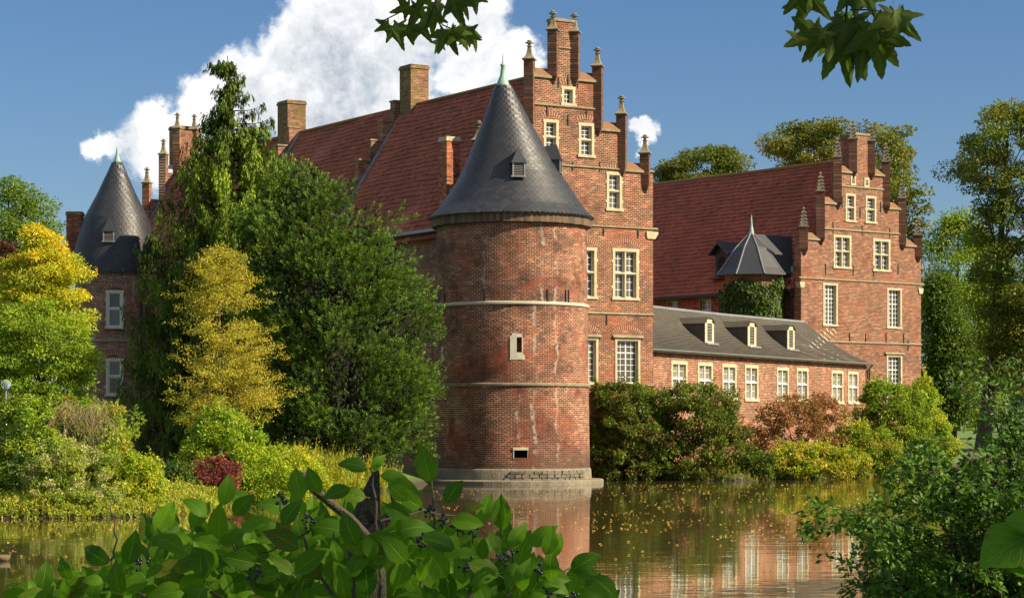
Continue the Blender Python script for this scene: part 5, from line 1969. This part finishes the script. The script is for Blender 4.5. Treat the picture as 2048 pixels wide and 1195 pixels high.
grasses('green and yellow reeds at the water edge below the castle wall', 127, 160, 1190, 1890, 0.7, 16000, G_MID + OLIVE + G_LIME + RUST, 109, name='bank_reeds', edge=2.2)

# ivy on the stair turret
def ivy():
    g = np.random.default_rng(120)
    n = 7000
    c = P(1503, 548, 171.5)
    a = g.uniform(-1.9, 1.9, n) + A2 * 0
    z = g.uniform(8.5, 14.35, n)
    edge = 14.2 - 0.5 * np.abs(np.sin(a * 2.3 + 1)) - 0.8 * (np.abs(a - .1) > 1.2)
    ok = z < edge
    a, z = a[ok], z[ok]
    lump = 0.16 + 0.16 * np.sin(a * 4 + z) * np.sin(z * 1.7) + 0.10 * g.random(len(a))
    r = 2.12 + np.maximum(lump, 0.02)
    C = np.stack([r * np.sin(a), -r * np.cos(a), z], -1)
    Dv = np.stack([np.sin(a) * .4, -np.cos(a) * .4, -np.ones(len(a))], -1) + g.normal(0, .4, (len(a), 3))
    Nv = np.stack([np.sin(a), -np.cos(a), 0.3 * np.ones(len(a))], -1) + g.normal(0, .35, (len(a), 3))
    col = pick(G_DARK + G_MID[:1], g, len(a)) * g.uniform(.7, 1.3, len(a))[:, None]
    br = np.exp(-((a - .35) / .35) ** 2 - ((z - 11.1) / .9) ** 2) * g.random(len(a))
    col = col * (1 - br)[:, None] + np.array([[0.13, 0.25, 0.02]]) * br[:, None]
    root = empty('ivy', (c.x, c.y, 0), 0, 'dark ivy covering the small stair turret under its slate roof', 'ivy')
    m = MB()
    for k in range(9):
        aa = -1.5 + k * .38
        m.tube([(2.14 * math.sin(aa + .05 * q), -2.14 * math.cos(aa + .05 * q), 0.5 + 2.3 * q) for q in range(6)], [.05, .045, .04, .03, .02, .01], 5)
    m.build('stems', 'bark', root)
    leaf_cloud('leaves', root, C, Dv, Nv, g.uniform(.18, .32, len(a)), g.uniform(.16, .26, len(a)), col)


ivy()

# ------------------------------------------------------------------ water: floating leaves, duck
g = np.random.default_rng(130)
pts = []
for (u0, u1, v0, v1, n) in ((1185, 1760, 968, 1075, 1500), (860, 1190, 978, 1060, 380), (0, 620, 1042, 1120, 420), (0, 1250, 1040, 1190, 180), (1200, 1760, 1060, 1190, 160)):
    for k in range(n):
        u = g.uniform(u0, u1)
        v = v0 + (v1 - v0) * g.random() ** 1.6
        Y = EYE * F / (v - HY)
        pts.append(((u - CX) / F * Y, Y, 0.012))
pts = np.array(pts)
raft = np.sin(pts[:, 0] * .9 + np.sin(pts[:, 1] * .23) * 2) + np.sin(pts[:, 1] * .55 + np.sin(pts[:, 0] * .6) * 1.5) + g.normal(0, .7, len(pts))
pts = pts[(moat_sd(pts[:, 0], pts[:, 1]) < -0.3) & (raft > -0.35)]
n = len(pts)
flo = leaf_cloud('floating_leaves', None, pts, np.concatenate([g.normal(size=(n, 2)), g.normal(0, .12, (n, 1))], 1), np.array([0, 0, 1.0]) + g.normal(0, .12, (n, 3)), g.uniform(.05, .12, n), g.uniform(.04, .08, n), pick([(0.5, 0.36, 0.10), (0.45, 0.22, 0.06), (0.55, 0.42, 0.16), (0.25, 0.12, 0.05)], g, n) * g.uniform(.6, 1.3, n)[:, None])
tag(flo, 'scattered yellow and brown fallen leaves floating on the moat', 'fallen leaves', kind='stuff')


def duck():
    Y = EYE * F / (1121 - HY)
    x = (7 - CX) / F * Y
    root = empty('duck', (x, Y, 0), 0, 'brown duck swimming at the left edge of the moat', 'duck')
    m = MB()
    rings = [(-.23, .0, .02, .10), (-.17, .045, .05, .09), (-.08, .075, .075, .07), (.02, .085, .085, .06), (.10, .065, .075, .07), (.145, .04, .05, .11), (.16, .026, .03, .16), (.175, .028, .03, .20), (.20, .030, .028, .225), (.225, .018, .018, .222), (.235, .012, .008, .218), (.275, .010, .005, .212), (.285, .003, .003, .210)]
    k = 12
    for (xx, ry, rz, zc) in rings:
        for i in range(k):
            a = 2 * PI * i / k
            m.v.append((xx, ry * math.cos(a), zc + rz * math.sin(a)))
    for j in range(len(rings) - 1):
        for i in range(k):
            i2 = (i + 1) % k
            m.f.append((j * k + i, j * k + i2, (j + 1) * k + i2, (j + 1) * k + i))
    M['duck'] = plain('duck_feathers', (0.26, 0.18, 0.10), .8, .5, 25)
    m.build('body', 'duck', root, smooth=True)
    m = MB()
    m.box(.236, .29, -.013, .013, .205, .222)
    M['beak'] = plain('beak', (.5, .28, .05), .5, .2, 20)
    m.build('beak', 'beak', root)


duck()

# ------------------------------------------------------------------ near shrub at the right (small dark leaves)
def near_bush():
    g = np.random.default_rng(140)
    Y = 14.0
    root = empty('near_bush', (3.1, Y, gz(3.1, Y)), 0, 'dark green small leaved bush overhanging the water at the lower right', 'shrub')
    base = np.array(root.location)
    m = MB()
    C = []
    ends = []
    # arching main stems, ends given as photo points
    tg = [(1630, 1040), (1655, 1010), (1700, 1030), (1690, 1170), (1720, 1120), (1760, 1080), (1780, 1000), (1800, 960), (1830, 930), (1850, 900), (1880, 880), (1900, 930), (1905, 760), (1925, 735), (1950, 750), (1985, 735),
          (2020, 760), (2040, 720), (2040, 800), (1990, 820), (1950, 900), (1990, 930), (2030, 900), (1870, 960), (1840, 1010), (1900, 1010), (1960, 1000), (2010, 990), (2040, 1010), (1800, 1080), (1860, 1090), (1920, 1080), (1980, 1080),
          (2040, 1090), (1750, 1160), (1800, 1150), (1850, 1170), (1900, 1150), (1960, 1160), (2020, 1160), (1770, 1190), (1880, 1040), (1930, 960), (1940, 1130), (2000, 1040), (1820, 1120), (2060, 950), (2070, 850), (1720, 1180), (1830, 1060)]
    for (u, v) in tg:
        yy = Y + g.uniform(-1.0, 1.0)
        e = np.array(P(u, v, yy))
        s = np.array([3.3 + g.uniform(-.5, .7), Y + g.uniform(-.5, .5), base[2] + .1])
        mid = s * .45 + e * .55 + np.array([.15, 0, .32 + .2 * g.random()])
        path = []
        for q in np.linspace(0, 1, 12):
            path.append((1 - q) ** 2 * s + 2 * q * (1 - q) * mid + q * q * e)
        m.tube([p - base for p in path], list(np.linspace(.014, .002, 12)), 5)
        for q in range(4, 12):
            for h in range(7):
                d = unit(g.normal(size=3) * np.array([1, 1, .6]))
                ln = g.uniform(.04, .24)
                tip = path[q] + d * ln
                if q > 5 and h < 3:
                    m.tube([path[q] - base, tip - base], [.003, .001], 3)
                for k in np.linspace(.3, 1, 5):
                    C.append((path[q] + d * ln * k, d))
    m.build('stems', 'twig', root, smooth=True)
    P0 = np.array([c[0] for c in C])
    D0 = np.array([c[1] for c in C])
    rep = 3
    ids = np.repeat(np.arange(len(P0)), rep)
    n = len(ids)
    pp = P0[ids] + g.normal(0, .012, (n, 3))
    # keep the photo's outline: nothing may reach up-left of the line of its tips
    u = CX + F * pp[:, 0] / pp[:, 1]
    v = HY - F * (pp[:, 2] - EYE) / pp[:, 1]
    ok = (u > 1600) & (v > 715) & ~((u < 1880) & (v < 860 + (1880 - u) * .5))
    gap = (np.sin(pp[:, 0] * 9) + np.sin(pp[:, 2] * 11 + pp[:, 0] * 4)) > -1.35
    ok &= gap
    thin = (v < 905) & (g.random(n) < np.clip((905 - v) / 110, 0, .8))
    ok &= ~thin
    pp, dd = pp[ok], D0[ids][ok]
    n = len(pp)
    col = pick([(0.035, 0.08, 0.010), (0.05, 0.105, 0.012), (0.08, 0.15, 0.014), (0.028, 0.06, 0.009)], g, n) * g.uniform(.7, 1.5, n)[:, None]
    L = g.uniform(.028, .060, n)
    leaf_cloud('leaves', root, pp - base, dd + g.normal(0, .6, (n, 3)), np.array([0, -.35, .7]) + g.normal(0, .55, (n, 3)), L, L * .48, col)


near_bush()


# ------------------------------------------------------------------ single near leaves
def oval_leaf(seed, fold, arch):
    """dogwood leaf, length 1 along +y, facing +z: pointed oval, folded along the midrib, arched, wavy edge"""
    r = random.Random(seed)
    nL, nW = 9, 3
    vs, fs, uvs = [], [], []
    ph = r.uniform(0, 6)
    for i in range(nL + 1):
        t = i / nL
        hw = 0.30 * (math.sin(PI * t ** 0.86) ** 0.82) * (1 - 0.25 * t * t) + (0.0 if 0 < i < nL else 0.004)
        for j in range(-nW, nW + 1):
            s = j / nW
            x = hw * s
            z = -arch * (t - .4) ** 2 * 1.2 + fold * abs(x) + 0.018 * math.sin(t * 13 + ph + s * 2) * abs(s) - 0.10 * fold * (x / 0.3) ** 2
            vs.append((x, t, z))
            uvs.append((0.5 + 0.5 * s, t))
    w = 2 * nW + 1
    for i in range(nL):
        for j in range(w - 1):
            fs.append((i * w + j, i * w + j + 1, (i + 1) * w + j + 1, (i + 1) * w + j))
    # petiole
    k = len(vs)
    vs += [(-.012, -.13, -.03), (.012, -.13, -.03), (.012, .02, 0.0), (-.012, .02, .0)]
    uvs += [(0.5, 0)] * 4
    fs.append((k, k + 1, k + 2, k + 3))
    return vs, fs, uvs


def lobed_leaf(seed, arch):
    """plane leaf, five pointed lobes with toothed edges, length 1 along +y"""
    r = random.Random(seed)
    lob = [(-128, .50), (-62, .80), (0, 1.0), (62, .80), (128, .50)]
    out = []
    for i, (a, ln) in enumerate(lob):
        a = math.radians(a + r.uniform(-5, 5))
        ln *= r.uniform(.92, 1.06)
        for da, k in ((-.30, .58), (-.20, .66), (-.19, .72), (-.10, .84), (-.09, .89), (0, 1.0), (.09, .89), (.10, .84), (.19, .72), (.20, .66), (.30, .58)):
            out.append((ln * k * math.sin(a + da), ln * k * math.cos(a + da)))
        if i < 4:
            an = math.radians((lob[i][0] + lob[i + 1][0]) / 2)
            out.append((.40 * math.sin(an), .40 * math.cos(an)))
    out.append((0.05, -.14))
    out.append((-0.05, -.14))
    vs, fs, uvs = [(0, 0.0, 0)], [], [(0.5, 0.2)]
    for ring, k in ((0, .5), (1, 1.0)):
        for (x, y) in out:
            xx, yy = x * k, y * k
            rr = math.hypot(xx, yy)
            th = math.atan2(xx, yy)
            z = -arch * rr * rr * 0.8 + 0.07 * rr * math.cos(th * 5.8) - 0.28 * abs(xx) * arch
            vs.append((xx, yy, z))
            uvs.append((0.5 + xx * .5, 0.2 + yy * .8))
    n = len(out)
    for i in range(n):
        j = (i + 1) % n
        fs.append((0, 1 + i, 1 + j))
        fs.append((1 + i, 1 + n + i, 1 + n + j, 1 + j))
    k = len(vs)
    vs += [(-.012, -.45, -.02), (.012, -.45, -.02), (.012, .0, 0.0), (-.012, .0, .0)]
    uvs += [(0.5, 0)] * 4
    fs.append((k, k + 1, k + 2, k + 3))
    return vs, fs, uvs


def leaf_mesh(data, name, mat):
    vs, fs, uvs = data
    me = bpy.data.meshes.new(name)
    me.from_pydata(vs, [], fs)
    ul = me.uv_layers.new(name='UVMap')
    for l in me.loops:
        ul.data[l.index].uv = uvs[l.vertex_index]
    me.polygons.foreach_set('use_smooth', [True] * len(me.polygons))
    me.materials.append(M[mat])
    return me


def put_leaf(me, root, base, d, nrm, L):
    """leaf object with its base at a point, growing along d and facing nrm"""
    y = Vector(d).normalized()
    x = y.cross(Vector(nrm)).normalized()
    z = x.cross(y)
    mt = Matrix((x, y, z)).transposed().to_4x4()
    mt.translation = Vector(base) - root.location
    return inst(me, 'leaf', root, mt @ Matrix.Scale(L, 4))


def dogwood():
    r = random.Random(150)
    Y = 5.1
    bz = gz(-0.3, Y)
    root = empty('dogwood_bush', (-0.3, Y, bz), 0, 'near dogwood bush with big glossy leaves and black berries along the bottom', 'shrub')
    md = [leaf_mesh(oval_leaf(i, f, a), 'leaf', 'dogwood') for i, (f, a) in enumerate(((.25, .25), (.12, .45), (.4, .15), (.05, .7)))]
    my = leaf_mesh(oval_leaf(9, .2, .3), 'leaf', 'dogwood_y')
    rootp = root.location

    def leaf(u, v, ang, px, Yd=None, tilt=None, yellow=False):
        """leaf whose base sits at photo point (u, v), pointing ang degrees (0 right, 90 up)"""
        Yd = Yd or Y + r.uniform(-.5, .5)
        b = P(u, v, Yd)
        a = math.radians(ang)
        d = Vector((math.cos(a), r.uniform(-.35, .35), math.sin(a)))
        nv = Vector((r.uniform(-.5, .5), -1.0, r.uniform(-.1, .9))) if tilt is None else Vector(tilt)
        return put_leaf(my if yellow else r.choice(md), root, b, d, nv, px / F * Yd)
    # the leaves that stand out, read off the photograph: base u, v, direction, length in px
    key = [(215, 1125, 150, 70), (255, 1128, 75, 72), (290, 1130, 110, 55), (310, 1065, 60, 75), (360, 1045, 160, 62), (372, 1100, 150, 75), (415, 1030, 140, 62), (437, 1075, 85, 75), (445, 1010, 78, 66), (465, 1030, 45, 62), (480, 1060, 20, 70),
           (505, 1010, 150, 65), (545, 1050, 165, 60), (590, 1020, 165, 80), (600, 1000, 100, 70), (640, 985, 120, 60), (735, 935, 165, 62), (745, 940, 60, 45), (760, 950, -15, 70), (780, 965, -20, 68), (700, 975, 200, 60),
           (862, 965, 105, 80), (890, 1005, 55, 62), (925, 1020, 20, 45), (960, 1045, 70, 65), (900, 1040, -5, 70), (1005, 1060, 92, 74), (1020, 1095, 60, 62), (1060, 1090, 40, 68), (1092, 1110, 75, 62), (1100, 1115, 68, 60),
           (1140, 1140, 30, 70), (1125, 1155, 0, 72), (1105, 1130, -65, 48), (1085, 1160, -20, 60), (1185, 1150, -40, 70), (1170, 1175, -30, 72), (910, 1095, 160, 78), (880, 1080, 20, 85), (960, 1110, 185, 72), (790, 1060, 10, 80), (820, 1110, -10, 80),
           (770, 1010, -25, 60), (690, 1060, 170, 70), (650, 1080, 120, 70), (600, 1095, 150, 80), (540, 1110, 170, 70), (480, 1120, 100, 60), (430, 1140, 130, 70), (330, 1150, 110, 50), (120, 1190, 150, 75), (60, 1195, 170, 60), (180, 1195, 70, 60),
           (140, 1160, 115, 52), (240, 1190, 100, 70), (1000, 1150, 160, 80), (1040, 1180, 80, 70), (950, 1160, -60, 60), (845, 1015, 150, 60), (815, 1000, 140, 55)]
    for k in key:
        leaf(*k)
    leaf(320, 1140, 35, 42, 4.9, yellow=True)
    leaf(305, 1150, 15, 38, 4.9, yellow=True)
    out = [(40, 1175), (150, 1120), (230, 1110), (300, 1060), (350, 1030), (420, 1010), (520, 1030), (600, 1010), (680, 990), (740, 960), (840, 990), (900, 1010), (960, 1050), (1050, 1095), (1120, 1130), (1200, 1165), (1240, 1195)]
    n = 0
    while n < 229:
        u = r.uniform(60, 1220)
        vt = np.interp(u, [o[0] for o in out], [o[1] for o in out]) + 28
        if vt > 1195:
            continue
        v = vt + (1225 - vt) * r.random()
        leaf(u, v, r.gauss(100, 75), r.uniform(40, 80), Y + r.uniform(-.35, .9))
        n += 1
    # the denser growth behind, too tangled to pick apart: one joined part
    src = [oval_leaf(i + 20, f, ar) for i, (f, ar) in enumerate(((.25, .25), (.12, .45), (.35, .15)))]
    V_, F_, U_ = [], [], []
    cnt = 0
    while cnt < 520:
        u = r.uniform(70, 1215)
        vt = np.interp(u, [o[0] for o in out], [o[1] for o in out]) + 60
        if vt > 1190:
            continue
        v = vt + (1230 - vt) * r.random() ** .8
        Yd = Y + r.uniform(.35, 1.5)
        bp = P(u, v, Yd) - rootp
        an = math.radians(r.gauss(90, 80))
        y = Vector((math.cos(an), r.uniform(-.4, .4), math.sin(an))).normalized()
        x = y.cross(Vector((r.uniform(-.6, .6), -1.0, r.uniform(-.2, 1.1)))).normalized()
        zv = x.cross(y)
        Ls = r.uniform(38, 78) / F * Yd
        vs, fs, us = src[cnt % 3]
        k = len(V_)
        V_ += [tuple(bp + (x * p[0] + y * p[1] + zv * p[2]) * Ls) for p in vs]
        F_ += [tuple(k + i for i in f_) for f_ in fs]
        U_ += us
        cnt += 1
    gm = bpy.data.objects.new('dense_leaves', leaf_mesh((V_, F_, U_), 'dense_leaves', 'dogwood'))
    COL.objects.link(gm)
    gm.parent = root
    gm['kind'] = 'stuff'
    for (u, v, an, px) in ((700, 1150, 60, 76), (760, 1140, 110, 80), (735, 1190, 95, 84), (790, 1180, 70, 76), (690, 1195, 100, 70), (735, 1120, 20, 66), (745, 1100, 170, 62)):
        leaf(u, v, an, px, Y - .3)
    # stems
    tw = [((700, 1300), (560, 1160), (470, 1100), (437, 1020)), ((640, 1300), (420, 1180), (330, 1130), (310, 1065)), ((600, 1300), (330, 1220), (240, 1160), (215, 1110)), ((760, 1300), (760, 1150), (750, 1010), (742, 935)),
          ((800, 1300), (850, 1150), (870, 1040), (862, 960)), ((850, 1300), (950, 1180), (1000, 1110), (1005, 1055)), ((880, 1300), (1020, 1190), (1090, 1150), (1140, 1135)), ((900, 1300), (1080, 1210), (1140, 1175), (1190, 1155)),
          ((720, 1300), (640, 1150), (600, 1060), (590, 1010)), ((500, 1300), (300, 1240), (160, 1200), (110, 1185)), ((620, 1060), (560, 1090), (480, 1125), (380, 1150)), ((760, 1040), (850, 1020), (940, 1040), (985, 1075)), ((225, 1120), (232, 1080), (222, 1020), (220, 995)), ((280, 1125), (310, 1100), (330, 1085), (336, 1045))]
    for t in tw:
        m = MB()
        yy = Y + r.uniform(-.2, .3)
        p = [P(u, v, yy + .1 * i) - rootp for i, (u, v) in enumerate(t)]
        pts = []
        for q in range(13):
            s = q / 12 * 3
            i = min(2, int(s))
            pts.append(p[i].lerp(p[i + 1], s - i) + Vector((r.gauss(0, .002), 0, r.gauss(0, .002))))
        k0_ = .0026 if t[0][1] < 1200 else .0055
        m.tube(pts, [k0_ * (1 - .65 * q / 12) for q in range(13)], 6)
        m.build('stem', 'twig', root, smooth=True)
    # dead stump and broken branch
    M['stump'] = plain('mossy_dead_wood', (0.016, 0.014, 0.009), .9, .6, 9, col2=(0.05, 0.05, 0.018), bs=1, bd=.02)
    m = MB()
    L_ = [(742, 1330, 44), (738, 1180, 46), (733, 1100, 50), (730, 1050, 44), (738, 1005, 30), (746, 970, 19), (752, 945, 10), (755, 936, 2)]
    m.tube([P(u, v, Y + .25) - rootp for u, v, w in L_], [w / F * Y * .8 for u, v, w in L_], 12)
    L_ = [(728, 1080, 20), (770, 1040, 18), (790, 1010, 10), (782, 985, 4)]
    m.tube([P(u, v, Y + .2) - rootp for u, v, w in L_], [w / F * Y * .7 for u, v, w in L_], 10)
    m.build('dead_stump', 'stump', root, smooth=True)
    m = MB()
    L_ = [(735, 1075, 14), (700, 1035, 12), (660, 1005, 11), (625, 975, 11), (607, 950, 11), (603, 944, 8)]
    m.tube([P(u, v, Y - .1) - rootp for u, v, w in L_], [w / F * Y * .75 for u, v, w in L_], 10)
    m.build('broken_branch', 'bark', root, smooth=True)
    # berries
    M['berry'] = plain('black_berry', (.012, .010, .014), .25, .2, 40, bs=0)
    bmb = MB()
    bmb.lathe([(math.sin(PI * q / 6) + .01, -math.cos(PI * q / 6)) for q in range(7)], 9)
    for (u, v) in ((885, 1035), (915, 1050), (945, 1065), (860, 1015), (1025, 1100), (1010, 1120), (1075, 1140), (560, 1000), (1090, 1185), (1140, 1195), (280, 1120), (620, 1040), (840, 1080), (510, 1150), (930, 1130)):
        cl = MB()
        for k in range(r.randint(7, 13)):
            p = P(u + r.gauss(0, 8), v + r.gauss(0, 7), Y - .25 + r.uniform(-.03, .03)) - rootp
            rr = r.uniform(.0032, .0044)
            kk = len(cl.v)
            cl.v += [(p.x + a * rr, p.y + b * rr, p.z + c * rr) for a, b, c in bmb.v]
            cl.f += [tuple(kk + i for i in f_) for f_ in bmb.f]
        p0 = P(u, v + 22, Y - .2) - rootp
        cl.tube([p0, P(u, v, Y - .25) - rootp], [.0015, .001], 4)
        cl.build('berry_cluster', 'berry', root, smooth=True)


dogwood()


def near_sprig():
    """broad bright leaves that reach in at the right edge"""
    Y = 5.0
    M['sprig'] = big_leaf_mat('sprig_leaf', (0.10, 0.24, 0.015), (0.08, 0.20, 0.012), (0.16, 0.3, 0.04), 5)
    root = empty('broadleaf_sprig', P(2090, 1230, Y), 0, 'bright broad green leaves reaching in at the lower right edge', 'sprig')
    vs_, fs_, uv_ = oval_leaf(77, .15, .3)
    me_ = leaf_mesh(([(x * 1.55, y, z) for x, y, z in vs_], fs_, uv_), 'leaf', 'sprig')
    m = MB()
    m.tube([(0, 0, 0), P(2085, 1120, Y) - root.location, P(2075, 1050, Y) - root.location], [.006, .005, .003], 6)
    m.build('stem', 'twig', root)
    for (u, v, a, px) in ((2070, 1062, 207, 135), (2092, 1125, 176, 105), (2085, 1050, 168, 80), (2095, 1095, 190, 105)):
        put_leaf(me_, root, P(u, v, Y), (math.cos(ra(a)), -.25, math.sin(ra(a))), (-.1, -.75, .65), px / F * Y)


near_sprig()


def plane_tree():
    """plane tree standing right of the camera; two of its boughs hang into the top of the picture"""
    g = np.random.default_rng(160)
    r = random.Random(161)
    bx, by = 9.0, 3.5
    bz = gz(bx, by)
    root = empty('plane_tree', (bx, by, bz), 0, 'overhanging plane tree boughs with lobed leaves at the top of the picture', 'tree')
    rp = root.location
    m = MB()
    m.tube([(0, 0, -.2), (.1, 0, 2), (0, .1, 4.5), (-.2, .2, 8), (-.1, .3, 12)], [.42, .34, .28, .16, .04], 14)
    tr_ = m.build('trunk', 'bark_pale', root, smooth=True)
    cen = []
    for k in range(150):
        p = np.array([g.uniform(4.2, 15), g.uniform(-5, 10), g.uniform(5.2, 12.5)])
        if p[0] / max(p[1], .1) < 0.34 and p[1] > 0:
            continue
        cen.append(p - np.array(rp))
    cen = np.array(cen)
    m = MB()
    for i in g.choice(len(cen), 34, replace=False):
        c = Vector(cen[i])
        s = Vector((0, .1, 3.4 + 4 * r.random()))
        m.tube([s, s.lerp(c, .5) + Vector((0, 0, .5)), c], [.10, .06, .02], 7)
    m.build('branches', 'bark_pale', tr_)
    foliage('crown', root, cen, 1.0, 24, 0.24, [(0.06, 0.10, 0.018), (0.08, 0.13, 0.02), (0.12, 0.16, 0.02)], g, flatten=.6, width=.95)
    mp = [leaf_mesh(lobed_leaf(i, a), 'leaf', 'plane') for i, a in ((1, .35), (2, .6), (3, .2), (4, .8))]
    mpy = leaf_mesh(lobed_leaf(6, .4), 'leaf', 'plane_y')
    Y = 9.0

    def bough(pts, rad):
        m = MB()
        m.tube([Vector(p) - rp for p in pts], rad, 7)
        m.build('twig', 'twig', root, smooth=True)
    V = lambda u, v, y=Y: P(u, v, y)
    bough([(7.5, 6, 7.6), (4.2, 8.0, 6.7), (2.2, 8.8, 5.9), V(1700, -60), V(1690, 45)], [.05, .03, .018, .007, .003])
    bough([(4.2, 8.0, 6.7), (1.2, 8.8, 6.4), V(900, -150), V(880, -20), V(850, 60)], [.03, .02, .012, .006, .002])
    for t in (((880, -20), (800, 25), (756, 47)), ((870, 10), (885, 50), (920, 65), (965, 80)), ((830, 10), (822, 55), (850, 70)), ((1690, 30), (1650, 65), (1600, 62)), ((1700, 20), (1745, 20), (1790, 28)), ((1690, 45), (1700, 75), (1690, 80)), ((1745, 20), (1752, 50), (1755, 60)), ((1640, -30), (1615, -10), (1612, 0)), ((900, -30), (930, -10), (945, 0))):
        bough([V(*p) for p in t], [.004, .003, .0024, .0018][:len(t)])

    def lf(u, v, ang, px, light=False, tilt=None):
        b = V(u, v, Y + r.uniform(-.2, .2))
        d = Vector((math.cos(ra(ang)), r.uniform(-.4, .2), math.sin(ra(ang))))
        nv = Vector(tilt or (r.uniform(-.7, .7), -1, r.uniform(-.6, .35)))
        put_leaf(mpy if light else r.choice(mp), root, b, d, nv, px / F * b.y)
    for t in ((795, 52, -95, 48), (775, 50, -150, 34), (815, 55, -70, 42), (840, 50, -60, 44), (835, 20, -110, 46), (815, 15, -160, 40), (865, 30, -95, 44), (872, 8, -70, 40), (890, 68, -105, 50), (897, 66, -80, 46), (905, 68, -40, 44), (915, 62, -62, 44, True), (935, 66, -30, 36), (945, 66, -70, 38),
              (905, 0, -80, 58), (920, -5, -60, 46), (948, -8, -80, 42), (880, 85, -120, 26, True), (850, -10, -120, 44), (785, 60, -60, 36),
              (1612, 0, -95, 62), (1600, -10, -130, 52), (1625, -5, -60, 56), (1712, -5, -85, 50), (1695, -10, -120, 48), (1735, -5, -70, 48), (1630, 68, -155, 74), (1645, 70, -120, 64), (1665, 75, -100, 60), (1692, 52, -95, 112), (1690, 60, -115, 100), (1705, 66, -75, 100), (1752, 60, -85, 100), (1748, 62, -60, 88), (1738, 66, -110, 92), (1790, 30, -85, 78), (1788, 34, -115, 62), (1795, 34, -60, 62), (1765, 80, -20, 46), (1690, 30, -100, 34, True), (1600, 75, -150, 40)):
        lf(*t)


plane_tree()

# trees of the near right bank, mostly outside the picture, shading the corner bush
